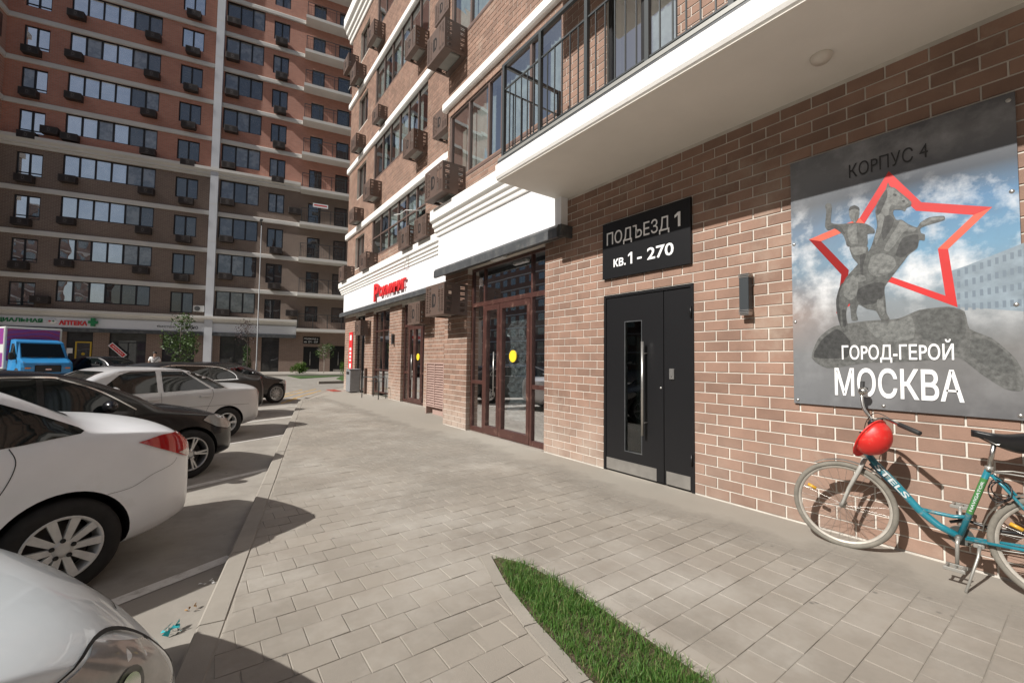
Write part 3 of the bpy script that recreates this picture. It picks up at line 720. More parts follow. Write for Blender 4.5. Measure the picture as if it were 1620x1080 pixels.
# ---- wall lamps (up and down)
def wall_lamp(x, y, z, lb, s=1.0):
    o = empty('wall_lamp', (x, y, z), RW, lb, 'lamp')
    g = M('grey_lamp_body', (.045, .052, .057), .45, metal=.3)
    mb = MB(); mb.cbox(-.045*s, .045*s, -.10*s, -.025*s, .03*s, .37*s, .004*s); mb.build('body', g, o)
    mb = MB(); mb.box(-.035*s, .035*s, -.026*s, .006*s, .12*s, .28*s); mb.build('bracket', g, o)
    for z0 in (.0, .35):
        mb = MB()
        for q in range(3): mb.box(-.05*s, .05*s, -.105*s, -.018*s, (z0+.012+q*.016)*s, (z0+.018+q*.016)*s)
        mb.box(-.04*s, .04*s, -.095*s, -.03*s, z0*s, (z0+.05)*s); mb.build('lens', steel_m, o)
    return o
wall_lamp(XW-.008, 2.03, 1.86, 'grey up-and-down wall lamp on brick between black door and poster')
wall_lamp(XF-.008, 14.35, 1.88, 'small dark wall lamp on the brick pier between the brown shop door and window', .95)
# ---- balcony
def balcony(zb, rail=True):
    s = empty('balcony'); s.parent = B; s.location = (0, 0, zb)
    mb = MB(); mb.prof([(XW, .002), (3.17, .002), (3.145, .02), (3.13, .05), (3.125, .20), (3.135, .215), (XW, .215)], Y0, 4.74); mb.build('slab', white_m, s)
    mb = MB(); mb.box(3.16, XW-.009, Y0, 4.72, -.004, .0015); mb.build('soffit', soffit_m, s)
    mb = MB(); mb.box(3.14, XW-.002, Y0, 4.715, .217, .245); mb.build('floor', fascia_m, s)
    if rail:
        mb = MB(); mb.box(3.135, 3.175, Y0, 4.70, .247, .285); mb.build('edge_angle', M('grey_zinc_angle', (.30, .30, .28), .5, metal=.4), s)
        rl = MB(); rl.box(3.14, 3.18, Y0, 4.64, 1.50, 1.54); rl.box(3.15, 3.17, Y0, 4.60, 1.175, 1.192); rl.box(3.15, 3.17, Y0, 4.60, .31, .327)
        rl.box(3.18, 4.10, 4.585, 4.62, 1.50, 1.54); rl.box(3.18, 4.14, 4.59, 4.61, 1.175, 1.19); rl.box(3.18, 4.14, 4.59, 4.61, .31, .325)
        r = rl.build('railing', rail_m, s)
        for i in range(12):
            y = 4.60-.755*i; mb = MB(); mb.box(-.022, .022, -.022, .022, .247, 1.50); mb.build('post', rail_m, r, loc=(3.16, y, 0))
        mb = MB(); mb.box(-.022, .022, -.022, .022, .247, 1.54); mb.build('post', rail_m, r, loc=(4.13, 4.60, 0))
        proto = None
        ys = [4.60-.755*i-.126*j for i in range(11) for j in range(1, 6)]
        pos = [(3.16, y) for y in ys]+[(3.16+.15*j, 4.60) for j in range(1, 6)]
        for x, y in pos:
            if proto is None: mb = MB(); mb.box(-.006, .006, -.006, .006, .32, 1.18); proto = mb.build('baluster', rail_m, r, loc=(x, y, 0))
            else: link_copy(proto, r, (x, y, 0))
    return s
balcony(3.80); balcony(6.92); balcony(10.04)
mb = MB(); mb.lathe([(0, -.055), (.05, -.05), (.068, -.03), (.074, -.008), (.074, .0)], (0, 0, 0), (0, 0, 1), 32)
tag(mb.build('ceiling_light', M('milky_lamp_dome', (.62, .57, .5), .35), loc=(3.84, 1.235, 3.795)), 'round dome light on the cream underside of the balcony', 'lamp')
# ---- hanging ceiling light of the shop
mb = MB(); mb.cbox(4.16, 4.26, 6.05, 6.45, 3.17, 3.235, .01); tag(mb.build('shop_canopy_light', M('white_lamp_box', (.6, .6, .58), .4)), 'flat white light under the dark canopy of the nearest shop', 'lamp')
# ---- air conditioner cages
def slotted(mb, w, z0, z1, cols, groups, y, th=.004, side=False, x=0):
    """panel w wide with columns of paired slots; in the xz plane at y, or (side) in the yz plane at x"""
    holes = []
    for c0, c1 in cols:
        for g in range(groups):
            zc = z0+(z1-z0)*(.14+.76*g/max(1, groups-1)*.95)
            for d in (-.017, .017): holes.append((c0, c1, zc+d-.008, zc+d+.008))
    base = 0 if not side else y
    for a, b, c, d in rects_minus(base, base+w, z0, z1, holes):
        if side: mb.box(x-th/2, x+th/2, a, b, c, d)
        else: mb.box(a, b, y, y+th, c, d)
def cage_proto(w=.84, h=.62, d=.46):
    o = empty('air_conditioner_cage'); fr = MB()
    slotted(fr, w, 0, h, [(.04, .13), (.17, .26), (w-.26, w-.17), (w-.13, w-.04)], 7, -d); 
    fr.build('front_panel', cage_m, o)
    sd = MB(); slotted(sd, d-.01, 0, h, [(-d+.05, -d+.14), (-.15, -.06)], 5, -d+.006, side=True, x=w-.002); sd.build('side_panel', cage_m, o)
    sd = MB(); slotted(sd, d-.01, 0, h, [(-d+.05, -d+.14), (-.15, -.06)], 5, -d+.006, side=True, x=.002); sd.build('side_panel', cage_m, o)
    bt = MB(); bt.box(.0, w, -d, -d+.16, -.004, 0); bt.box(.0, w, -.10, 0, -.004, 0); bt.box(0, .05, -d+.16, -.10, -.004, 0); bt.box(w-.05, w, -d+.16, -.10, -.004, 0); bt.build('bottom_panel', cage_m, o)
    mn = letters('D', dark_m, w*.42, -d-.001, h*.26, h*.44, w*.15, .003, .02, o, 'monogram')
    mb = MB(); mb.box(w*.37, w*.405, -d-.004, -d-.001, h*.26, h*.70); b_ = mb.build('monogram_stroke', dark_m, o)
    cn = MB(); cn.cbox(.13, w-.13, -d+.15, -.08, .02, h-.20, .012); cn.build('condenser', cond_m, o)
    return o
proto = cage_proto(); first = [True]
def cage(x, y, z, lb, grp='air conditioner cages on the near facade', s=1.0, rz=RW, parent=None, ds=1.0):
    global proto
    if first[0]: o = proto; first[0] = False
    else: o = copy_tree(proto)
    o.location = (x, y, z); o.rotation_euler = (0, 0, rz); o.scale = (s, s*ds, s); tag(o, lb, 'air conditioner cage', grp); return o
cage(XW-.008, 8.34, 2.29, 'large brown cage with a D hung on the brick pier beside the nearest shop front', ds=1.15)
cage(XW-.008, 8.50, 4.76, 'large brown cage sitting over the white cornice at the near corner', ds=1.15)
cage(XW-.008, 8.52, 7.74, 'brown cage with wide side slots just above the white band by the taupe window corner', ds=1.15)
cage(XF-.008, 10.62, 10.55, 'brown cage at the top of the picture beside the near corner')
cage(XF-.008, 10.62, 7.40, 'brown cage with a V-like mark tucked behind the near corner above the second band')
cage(XF-.008, 11.75, 4.82, 'brown cage with a D, right one of the pair over the red lettering')
cage(XF-.008, 12.98, 4.80, 'brown cage with a D, left one of the pair over the red lettering')
cage(XF-.008, 12.78, 7.68, 'brown cage under the right end of the second-floor ribbon window')
cage(XF-.008, 12.80, 10.88, 'brown cage under the right end of the third-floor ribbon window')
cage(XF-.008, 12.06, 2.40, 'small brown cage with a D over the farther brown shop door')
cage(XF-.008, 17.10, 4.82, 'dark cage at the left end of the first-floor ribbon window')
cage(XF-.008, 16.85, 7.52, 'dark cage at the left end of the second-floor ribbon window')
cage(XF-.008, 16.25, 10.35, 'dark cage under the left end of the third-floor ribbon window', s=.8)
cage(XF-.008, 16.87, 13.75, 'cage with an open bottom at the left end of the top ribbon window')
cage(XF-.008, 20.18, 4.82, 'corner cage at the far end just above the white shop cornice')
cage(XF-.008, 18.95, 7.15, 'cage below the narrow second-floor window near the far corner', s=.9)
cage(XF-.008, 18.95, 10.3, 'cage below the narrow third-floor window near the far corner', s=.9)
cage(XF-.008, 19.2, 13.4, 'cage below the narrow top-floor window near the far corner')
cage(XF-.008, 17.62, 2.32, 'dark cage on the brick pier right of the red strip sign', s=.9)
cage(XF-.008, 20.4, 14.5, 'highest cage at the far corner under the top cornice')
# ---- condenser hoses
hose_m = M('white_hose', (.7, .7, .68), .5)
def hose(pts, lb, nm='drain_hose', r=.012):
    mb = MB(); mb.tube(pts, r, 6); tag(mb.build(nm, hose_m), lb, 'hose')
hose([(5.05, 12.55, 4.78), (5.08, 12.40, 4.70), (5.12, 12.9, 4.35), (5.2, 13.1, 4.30)], 'white hose hanging under the pair of cages over the red lettering')
hose([(XF-.05, 12.2, 5.95), (5.0, 12.6, 6.0), (4.95, 12.9, 5.95), (4.9, 13.3, 6.02)], 'thin white hose across the first-floor ribbon window')
hose([(XF-.02, 19.0, 13.2), (5.15, 19.2, 13.45), (4.95, 19.2, 13.35), (4.9, 19.25, 13.2)], 'white hose curving over the cage by the narrow top window')
# ---- shop lettering, red strip sign
red_m = M('red_sign_plastic', (.72, .035, .04), .4); redd_m = M('red_poster_print', (.62, .03, .028), .45)
ss = empty('shop_sign', (5.25, 15.95, 3.56), RW, 'red raised shop lettering on the farther white fascia', 'sign')
letters('Р', red_m, 0, -.07, -.06, .66, .50, .05, .02, ss); letters('окминиг', red_m, .60, -.07, .06, .36, 2.45, .05, .012, ss)
mb = MB(); mb.box(.0, 3.0, -.02, -.008, .12, .14); mb.box(.0, 3.0, -.02, -.008, .34, .36); mb.build('mounting_rail', steel_m, ss)
mb = MB(); mb.box(0, .52, -.03, 0, .02, 2.55); 
st = empty('strip_sign', (XF-.012, 19.78, 0), RW, 'tall narrow red strip sign on the farthest brick pier', 'sign'); mb.build('board', red_m, st)
mb = MB()
for k, (z, h) in enumerate(((2.2, .22), (1.75, .12), (1.58, .1), (1.42, .1), (1.28, .08), (.98, .2))): mb.box(.14, .38, -.034, -.031, z, z+h)
mb.build('white_print', wl_m, st)
# ---- white louvred grille beside the pier
lo_m = M('dusty_pink_louvre', (.36, .25, .215), .6, var=.1, vscale=8, space='world')
lv = empty('louvre_screen', (5.02, 10.9, 0), RW, 'slatted louvre screen standing against the wall behind the brick pier', 'louvre screen')
q0, q1, q2 = on_x(672, 656, 4.75), on_x(701, 656, 4.75), on_x(672, 577, 4.75)
lw = .95; lv.location = (4.78, q0.y+.02, 0)
mb = MB(); mb.box(0, .03, 0, .03, 0, 1.32); mb.box(lw, lw+.03, 0, .03, 0, 1.32); mb.box(.03, lw, 0, .03, 1.28, 1.32); mb.box(.03, lw, 0, .03, .20, .23)
mb.box(.45, .48, 0, .03, .23, 1.28); mb.box(.2, .8, .1, .35, 0, .14); mb.build('frame', lo_m, lv)
p0 = None
for k in range(17):
    z = .25+k*.06
    if p0 is None:
        mb = MB(); mb.add([(.03, .0, 0), (lw, .0, 0), (lw, .045, .035), (.03, .045, .035), (.03, .0, .006), (lw, .0, .006), (lw, .045, .041), (.03, .045, .041)], [(0, 1, 2, 3), (7, 6, 5, 4), (0, 4, 5, 1), (1, 5, 6, 2), (2, 6, 7, 3), (3, 7, 4, 0)])
        p0 = mb.build('slat', lo_m, lv, loc=(0, -.003, z))
    else: link_copy(p0, lv, (0, -.003, z))
mb = MB(); mb.box(.0, .02, .03, .5, 0, 1.3); mb.build('side_panel', lo_m, lv)
# ---- bike rack, litter bin, down pipe
rk = empty('bike_rack', (0, 0, 0), 0, 'low black tube bike rack in front of the shop window', 'bike rack')
def arch(x0, y0, x1, y1, h=.76, r=.016):
    a, b = Vector((x0, y0, 0)), Vector((x1, y1, 0)); d = (b-a); pts = [a, a+Vector((0, 0, h-.14))]
    for k in range(1, 5): t = k/5*math.pi/2; pts.append(a+d.normalized()*.14*(1-math.cos(t))+Vector((0, 0, h-.14+.14*math.sin(t))))
    pts2 = [b+(p-a-d*0).reflect(d.normalized()) if False else b-d.normalized()*((p-a).dot(d.normalized()))+Vector((0, 0, p.z)) for p in pts]
    mb = MB(); mb.tube(pts+pts2[::-1], r, 8); return mb.build('hoop', rail_m, rk)
arch(4.72, 15.6, 4.98, 14.62); arch(5.22, 15.9, 5.36, 14.95)
mb = MB(); mb.tube([(4.80, 15.3, .60), (5.27, 15.55, .60)], .012); mb.tube([(4.93, 14.8, .60), (5.33, 15.15, .60)], .012); mb.build('cross_bar', rail_m, rk)
bn = empty('litter_bin', (5.12, 18.2, 0), RW, 'grey metal litter bin beside the red strip sign', 'bin'); bin_m = M('grey_bin_steel', (.28, .29, .30), .45, metal=.3, var=.1)
mb = MB(); mb.cbox(-.28, .28, -.2, .2, .04, .92, .02); mb.build('body', bin_m, bn); mb = MB(); mb.cbox(-.29, .29, -.21, .21, .925, .97, .008); mb.build('lid', bin_m, bn)
mb = MB(); mb.box(-.2, .2, -.203, -.2, .74, .86); mb.build('opening', dark_m, bn)
mb = MB(); mb.box(XF-.10, XF-.02, 17.20, 17.34, .0, 1.02); tag(mb.build('meter_box', cage_m), 'narrow brown box standing against the pier right of the litter bin', 'box')
mt = MB(); mt.box(4.55, 4.9, 19.0, 20.2, 0, .015); tag(mt.build('door_mat', M('red_mat', (.3, .06, .04), .9, var=.2)), 'faded red mat on the paving by the farthest shop door', 'mat')
# ================================================================== POSTER (a real flat printed panel)
PXo = XW-.030
po = empty('poster', (PXo, 1.64, 1.05), RW, 'large printed poster with red star, horse rider statue and the words ГОРОД-ГЕРОЙ МОСКВА', 'poster')
PW, PH = 1.338, 2.165
m, t, p = nt('poster_print'); tc = t.nodes.new('ShaderNodeTexCoord'); co = tc.outputs['Object']
sx = t.nodes.new('ShaderNodeSeparateXYZ'); t.links.new(co, sx.inputs[0]); U, V = sx.outputs[0], sx.outputs[2]
g = ramp(t, math_(t, 'DIVIDE', V, PH), [(0, (.115, .115, .118)), (.22, (.17, .168, .165)), (.38, (.22, .25, .27)), (.55, (.15, .28, .40)), (.70, (.10, .20, .33)), (.80, (.06, .07, .085)), (.92, (.13, .13, .135)), (1, (.07, .07, .075))])
warm = math_(t, 'MULTIPLY', ramp(t, U, [(.0, 1), (.45, 0)]), ramp(t, math_(t, 'ABSOLUTE', math_(t, 'SUBTRACT', V, .78)), [(.0, .8), (.35, 0)]))
g = mixc(t, warm, g, (.42, .27, .20))
left = ramp(t, U, [(.15, .5), (.75, 0)]); g = mixc(t, left, g, (.20, .21, .22))
cl = ramp(t, noise(t, co, 2.6, 8, .62), [(.48, 0), (.64, 1)])
clm = math_(t, 'MULTIPLY', cl, ramp(t, math_(t, 'DIVIDE', V, PH), [(.25, .08), (.45, .85), (.74, .8), (.82, .12), (1, .22)]))
g = mixc(t, clm, g, (.68, .69, .70))
g = mixc(t, math_(t, 'MULTIPLY', ramp(t, noise(t, co, 9, 6), [(.5, 0), (.7, 1)]), .18), g, (.1, .1, .1))
t.links.new(g, p.inputs['Base Color']); p.inputs['Roughness'].default_value = .28; p.inputs['Coat Weight'].default_value = .08
post_m = m
mb = MB(); mb.box(0, PW, 0, .006, 0, PH); mb.build('sheet', post_m, po)
mb = MB(); mb.box(.01, PW-.01, .007, .022, .01, PH-.01); mb.build('backing_board', fascia_m, po)
def pz(zx, zy):
    q = on_x(1220+zx/2, 140+zy/2, PXo); return (1.64-q.y, q.z-1.05)
YL = [0.0]
def layer(): YL[0] -= .00012; return YL[0]
def chaikin(P, n=3):
    Q = []; N = len(P)
    for i in range(N):
        p0, p1, p2, p3 = [Vector(P[(i+k) % N]) for k in (-1, 0, 1, 2)]
        for k in range(n):
            t = k/n; m1, m2 = (p2-p0)*.32, (p3-p1)*.32
            q = p1*(2*t**3-3*t*t+1)+m1*(t**3-2*t*t+t)+p2*(-2*t**3+3*t*t)+m2*(t**3-t*t); Q.append((q.x, q.y))
    return Q
def prt(pts, mat, name, raw=False): return poly_mesh(name, pts if raw else ([pz(*q) for q in pts] if 'building' in name else chaikin([pz(*q) for q in pts])), mat, layer(), po)
fade_m = M('printed_facade', (.22, .27, .31), .3, var=.25, vscale=9); fadew_m = M('printed_facade_windows', (.16, .20, .24), .3)
prt([(560, 580), (620, 560), (800, 488), (800, 705), (590, 690)], fade_m, 'printed_building')
wn_ = MB(); yl = layer()
for i in range(9):
    for j in range(4):
        a = pz(588+i*24, 575+j*36-i*(8-j*2)); wn_.add([(a[0], yl, a[1]), (a[0]+.016, yl, a[1]), (a[0]+.016, yl, a[1]-.045), (a[0], yl, a[1]-.045)], [(0, 3, 2, 1)])
tag(wn_.build('printed_windows', fadew_m, po, fixn=False), kind='stuff')
# star ribbon
star = [pz(372, 262), pz(700, 375), pz(590, 692), pz(206, 712), pz(120, 478)]
cx = sum(q[0] for q in star)/5; cy = sum(q[1] for q in star)/5-.0
notch = [pz(470, 362), pz(562, 520), pz(372, 632), pz(238, 590), pz(292, 412)]
# outer outline alternates tips and notches
outer = [star[0], pz(475, 360), star[1], pz(560, 508), star[2], pz(372, 612), star[3], pz(222, 588), star[4], pz(280, 410)]
inner = [((a[0]-cx)*.835+cx, (a[1]-cy)*.82+cy) for a in outer]
reds = [M('poster_red', (.50, .016, .015), .45, var=.15, vscale=3), M('poster_dark_red', (.24, .012, .012), .3), M('poster_orange_red', (.62, .12, .08), .3, var=.2, vscale=4)]
for i in range(10):
    j = (i+1) % 10; a, b, c, d = outer[i], outer[j], inner[j], inner[i]
    prt([a, b, c, d], reds[[0, 0, 2, 0, 0, 0, 1, 1, 2, 0][i]], 'printed_star_ribbon', raw=True)
# generic rider on a rearing horse on a rock
def stone(name, c): return M(name, c, .4, var=.45, vscale=30, grain=.15, gscale=120)
sA, sB, sC, sD = stone('print_stone_mid', (.092, .095, .091)), stone('print_stone_light', (.155, .16, .153)), stone('print_stone_dark', (.048, .049, .048)), stone('print_rock', (.115, .117, .112))
prt([(128, 852), (150, 790), (200, 752), (300, 735), (400, 728), (470, 700), (560, 690), (612, 705), (628, 760), (700, 790), (770, 850), (798, 900), (796, 955), (740, 950), (660, 900), (590, 850), (470, 862), (300, 868), (180, 885)], sD, 'printed_rock')
prt([(470, 705), (560, 694), (606, 710), (618, 768), (585, 815), (500, 800), (455, 755)], sA, 'printed_rock_shade')
prt([(640, 790), (700, 800), (762, 855), (770, 900), (700, 890), (630, 840)], sA, 'printed_rock_shade')
prt([(135, 850), (160, 795), (210, 760), (250, 800), (240, 850)], sC, 'printed_rock_shade')
prt([(300, 745), (400, 735), (445, 720), (450, 790), (350, 800)], sB, 'printed_rock_light')
def hz(P): return [((1270+x/2.986-1220)*2, (260+y/2.986-140)*2) for x, y in P]
def h_(P, m_, nm): prt(hz(P), m_, nm)
h_([(158, 640), (170, 590), (186, 560), (200, 575), (180, 620), (178, 700), (186, 780), (170, 740), (160, 690)], sC, 'printed_tail')
h_([(403, 86), (412, 108), (432, 110), (462, 134), (492, 158), (513, 178), (511, 197), (492, 206), (482, 223), (466, 216), (432, 216), (428, 234), (442, 262), (468, 262), (502, 284), (540, 298), (556, 275), (600, 250), (666, 244), (668, 264), (582, 290), (556, 304), (560, 325), (577, 332), (575, 360), (551, 358), (541, 396), (502, 426), (480, 455), (441, 505), (388, 578), (390, 630), (396, 700), (411, 731), (372, 736), (346, 692), (302, 682), (264, 662), (253, 700), (261, 735), (232, 737), (227, 702), (221, 656), (208, 682), (206, 722), (216, 770), (212, 792), (184, 786), (178, 720), (172, 655), (176, 600), (204, 536), (262, 470), (318, 400), (336, 350), (352, 290), (343, 226), (352, 182), (384, 130), (392, 118)], sA, 'printed_horse')
h_([(404, 112), (430, 116), (458, 140), (486, 164), (500, 180), (480, 196), (440, 196), (420, 190), (408, 215), (405, 245), (385, 240), (372, 215), (378, 170), (390, 138)], sB, 'printed_horse_light')
h_([(352, 230), (372, 215), (384, 250), (382, 300), (362, 340), (345, 380), (340, 350), (356, 290)], sB, 'printed_horse_light')
h_([(388, 250), (412, 240), (432, 262), (420, 300), (396, 340), (380, 360), (372, 320)], sC, 'printed_horse_dark')
h_([(464, 264), (498, 290), (538, 304), (520, 320), (480, 318), (462, 340), (432, 385), (404, 412), (384, 402), (402, 362), (436, 310)], sB, 'printed_foreleg')
h_([(558, 276), (602, 254), (664, 248), (664, 260), (604, 268), (566, 292)], sB, 'printed_foreleg')
h_([(478, 345), (545, 330), (540, 390), (500, 420), (470, 440), (440, 430), (455, 380)], sC, 'printed_horse_dark')
h_([(322, 440), (372, 420), (430, 440), (440, 480), (400, 520), (340, 530), (310, 500)], sB, 'printed_horse_light')
h_([(262, 590), (330, 560), (384, 560), (382, 620), (340, 656), (285, 664), (256, 640)], sC, 'printed_horse_dark')
h_([(196, 562), (236, 524), (262, 560), (254, 620), (226, 642), (196, 620)], sB, 'printed_horse_light')
h_([(186, 690), (204, 690), (206, 760), (192, 764)], sC, 'printed_horse_dark')
h_([(352, 640), (380, 640), (388, 700), (374, 716), (356, 690)], sB, 'printed_horse_light')
h_([(386, 132), (398, 122), (400, 150), (384, 190), (366, 230), (352, 240), (352, 196)], sC, 'printed_mane')
h_([(470, 172), (480, 168), (484, 176), (474, 180)], sC, 'printed_nostril'); h_([(430, 138), (444, 142), (440, 150), (428, 148)], sC, 'printed_eye')
h_([(106, 196), (116, 184), (132, 186), (138, 204), (134, 276), (186, 282), (250, 276), (302, 282), (338, 306), (338, 326), (306, 330), (304, 386), (214, 388), (204, 366), (190, 332), (150, 302), (120, 312), (106, 292), (112, 226)], sA, 'printed_rider')
h_([(222, 286), (296, 288), (298, 330), (286, 372), (228, 374), (212, 330)], sB, 'printed_rider_light')
h_([(256, 290), (296, 288), (298, 330), (286, 372), (262, 374)], sA, 'printed_rider_shade')
h_([(116, 300), (134, 288), (178, 292), (200, 330), (150, 302)], sC, 'printed_rider_dark')
h_([(222, 386), (304, 386), (308, 420), (292, 484), (294, 540), (258, 548), (262, 474), (236, 440)], sA, 'printed_leg')
h_([(226, 392), (298, 392), (296, 418), (252, 430), (236, 420)], sB, 'printed_leg_light')
h_([(270, 430), (300, 424), (286, 480), (288, 530), (276, 532), (272, 476)], sC, 'printed_leg_dark')
h_([(250, 538), (266, 520), (292, 526), (300, 546), (280, 556), (254, 554)], sB, 'printed_boot')
h_([(220, 218), (226, 202), (246, 196), (264, 206), (268, 232), (260, 262), (246, 276), (228, 262), (220, 240)], sB, 'printed_head')
h_([(218, 220), (224, 202), (246, 194), (266, 204), (268, 218), (246, 210), (228, 216)], sC, 'printed_hair'); h_([(252, 226), (266, 226), (262, 256), (250, 270), (246, 250)], sA, 'printed_face_shade')
lt = M('poster_white_ink', (.82, .82, .82), .35); lk = M('poster_black_ink', (.012, .012, .013), .4)
def plet(body, a, b, top, mat, bold):       # a, b: ink corners (zoom px) bottom left, bottom right; top of the first letter
    p0, p1, p2 = pz(*a), pz(*b), pz(*top); letters(body, mat, p0[0], layer(), min(p0[1], p1[1]), p2[1]-p0[1], p1[0]-p0[0], .0008, bold, po)
plet('КОРПУС 4', (247, 279), (497, 217), (247, 236), lk, .0)
plet('ГОРОД-ГЕРОЙ', (225, 866), (580, 868), (225, 800), lt, .012)
plet('МОСКВА', (203, 969), (613, 995), (203, 881), lt, .016)
for (x, z) in ((.03, .03), (.62, .03), (PW-.03, .03), (.02, .72), (PW-.03, .75), (.02, 1.42), (PW-.03, 1.5), (PW-.03, PH-.05)):
    mb = MB(); mb.lathe([(0, -.008), (.010, -.007), (.014, -.001)], (x, -.0055 if False else 0, z), (0, 1, 0), 12); mb.build('screw', steel_m, po)
# ================================================================== BICYCLE
XB = 4.06
bk = empty('bicycle', (XB, .68, 0), 0, 'dusty teal step-through bicycle leaning by the poster with a red helmet on its handlebar', 'bicycle')
teal = M('teal_bike_paint', (.012, .165, .215), .3, coat=.6, var=.15, vscale=12, dirt=((.28, .27, .23), .56, .75, 14)); green = M('green_decal', (.06, .20, .06), .4)
chrome = M('dull_chrome', (.55, .54, .51), .28, metal=1, var=.1, vscale=20); tyre_m = M('dusty_bike_tyre', (.20, .185, .155), .9, var=.2, vscale=15, grain=.2); rubber = M('black_grip_rubber', (.02, .02, .02), .65)
greyp = M('dusty_grey_fork', (.34, .33, .30), .5, var=.15, vscale=10); blkpl = M('black_plastic', (.016, .016, .017), .4); ref_m = M('orange_reflector', (.55, .30, .03), .35); alu = M('dull_alloy', (.38, .37, .34), .45, metal=.6)
def bl(v): return Vector(v)-Vector((XB, .68, 0))
def bp(zx, zy, X=XB): return bl(on_x(1220+zx/2.8425, 600+zy/2.8425, X))
def bikewheel(c, yaw, lean=0):
    w = MB(); rr = .325; N = 56
    nrm = Vector((math.cos(yaw), math.sin(yaw), lean)).normalized()
    prof = [(rr-.019+.019*math.cos(a), .017*math.sin(a)) for a in [2*math.pi*k/12 for k in range(12)]]
    w.lathe(prof, (0, 0, 0), nrm, N, closed=True); wo = w.build('wheel', tyre_m, bk, loc=tuple(c))
    r = MB(); r.lathe([(rr-.036, -.012), (rr-.052, -.010), (rr-.054, 0), (rr-.052, .010), (rr-.036, .012)], (0, 0, 0), nrm, N); r.build('rim', M('dusty_rim', (.42, .39, .34), .5, metal=.3, var=.15, vscale=20), wo)
    h = MB(); h.lathe([(.006, -.05), (.009, -.05), (.022, -.035), (.012, -.02), (.012, .02), (.022, .035), (.009, .05), (.006, .05)], (0, 0, 0), nrm, 16); h.build('hub', alu, wo)
    a = nrm.orthogonal().normalized(); b = nrm.cross(a); s = MB()
    for k in range(28):
        t = 2*math.pi*k/28; sd = .028 if k % 2 else -.028; t2 = t+(.35 if (k//2) % 2 else -.35)
        s.tube([nrm*sd+(a*math.cos(t2)+b*math.sin(t2))*.02, nrm*sd*.1+(a*math.cos(t)+b*math.sin(t))*(rr-.053)], .0011, 4, cap=False)
    s.build('spokes', chrome, wo)
    rf = MB(); t = -.35; q = (a*math.cos(t)+b*math.sin(t)); 
    rf.tube([q*.19+nrm*.012, q*.25+nrm*.012], .013, 6); rf.build('reflector', ref_m, wo)
    return wo, nrm, a, b
fc = bl((XB+.0, 1.222, .322)); rc = bl((XB+.01, .150, .325))
fyaw = R(9)
fwh, fn, fa, fb = bikewheel(fc, fyaw); rwh, rn, ra, rb = bikewheel(rc, 0)
# frame
BBp = bl((XB-.01, .592, .285)); ht, hb_ = bl((XB+.0, 1.035, .93)), bl((XB+.015, 1.075, .73))
st_top = bl((XB, .452, .755)); mid = bl((XB-.003, .785, .40))
fr = MB(); fr.tube([hb_+Vector((0, .004, .02)), hb_+Vector((0, -.05, -.06)), bl((XB, .90, .54)), mid, bl((XB-.004, .69, .325)), BBp], [.022, .024, .024, .024, .023, .022], 14)
fr.tube([mid+Vector((0, -.01, .01)), bl((XB, .70, .405)), bl((XB, .62, .405)), bl((XB, .535, .425))], .0125, 10)
fr.tube([BBp, st_top], .017, 12); fr.tube([hb_+Vector((0, 0, -.01)), ht-Vector((0, 0, .07))], .023, 14)
for s in (-.055, .055):
    fr.tube([BBp+Vector((s*.4, -.03, 0)), rc+Vector((s, .03, -.01)), rc+Vector((s, 0, 0))], .010, 8)
    fr.tube([st_top+Vector((s*.25, -.01, -.04)), st_top+Vector((s*.8, -.06, -.09)), rc+Vector((s, .01, .01))], .009, 8)
frame = fr.build('frame', teal, bk)
d_ = (st_top-BBp).normalized()
gd = MB(); gd.tube([BBp+d_*.17, BBp+d_*.42], .0176, 12, cap=False); gd.build('seat_tube_decal', green, frame)
gd = MB(); q = (hb_-mid).normalized(); gd.tube([mid+Vector((0, .0, 0))+(bl((XB, .90, .54))-mid)*.55+Vector((.004, 0, -.004)), hb_+Vector((.004, -.03, -.06))], .0238, 12, cap=False); gd.build('down_tube_decal', M('dark_teal_decal', (.008, .06, .10), .3), frame)
def tube_text(body, a, b, h, off, mat):
    """letters lying along the tube from a to b on its camera side (-x)"""
    L = (b-a).length; me = text_mesh(body, h, L, .0015, .02); me.materials.clear(); me.materials.append(mat)
    o = bpy.data.objects.new('lettering', me); COL.objects.link(o); o.parent = frame
    X = (b-a).normalized(); Y = Vector((1, 0, 0)); Y = (Y-X*Y.dot(X)).normalized(); Z = X.cross(Y)
    o.matrix_local = Matrix(((X.x, Y.x, Z.x, 0), (X.y, Y.y, Z.y, 0), (X.z, Y.z, Z.z, 0), (0, 0, 0, 1)))
    o.location = a+Vector((-off, 0, 0))-Z*(h/2)
wt = M('white_decal', (.48, .52, .52), .45)
tube_text('STELS', bl((XB, 1.008, .665)), bl((XB, .838, .475)), .036, .026, wt)
tube_text('NAVIGATOR', BBp+d_*.19, BBp+d_*.40, .014, .0185, wt)
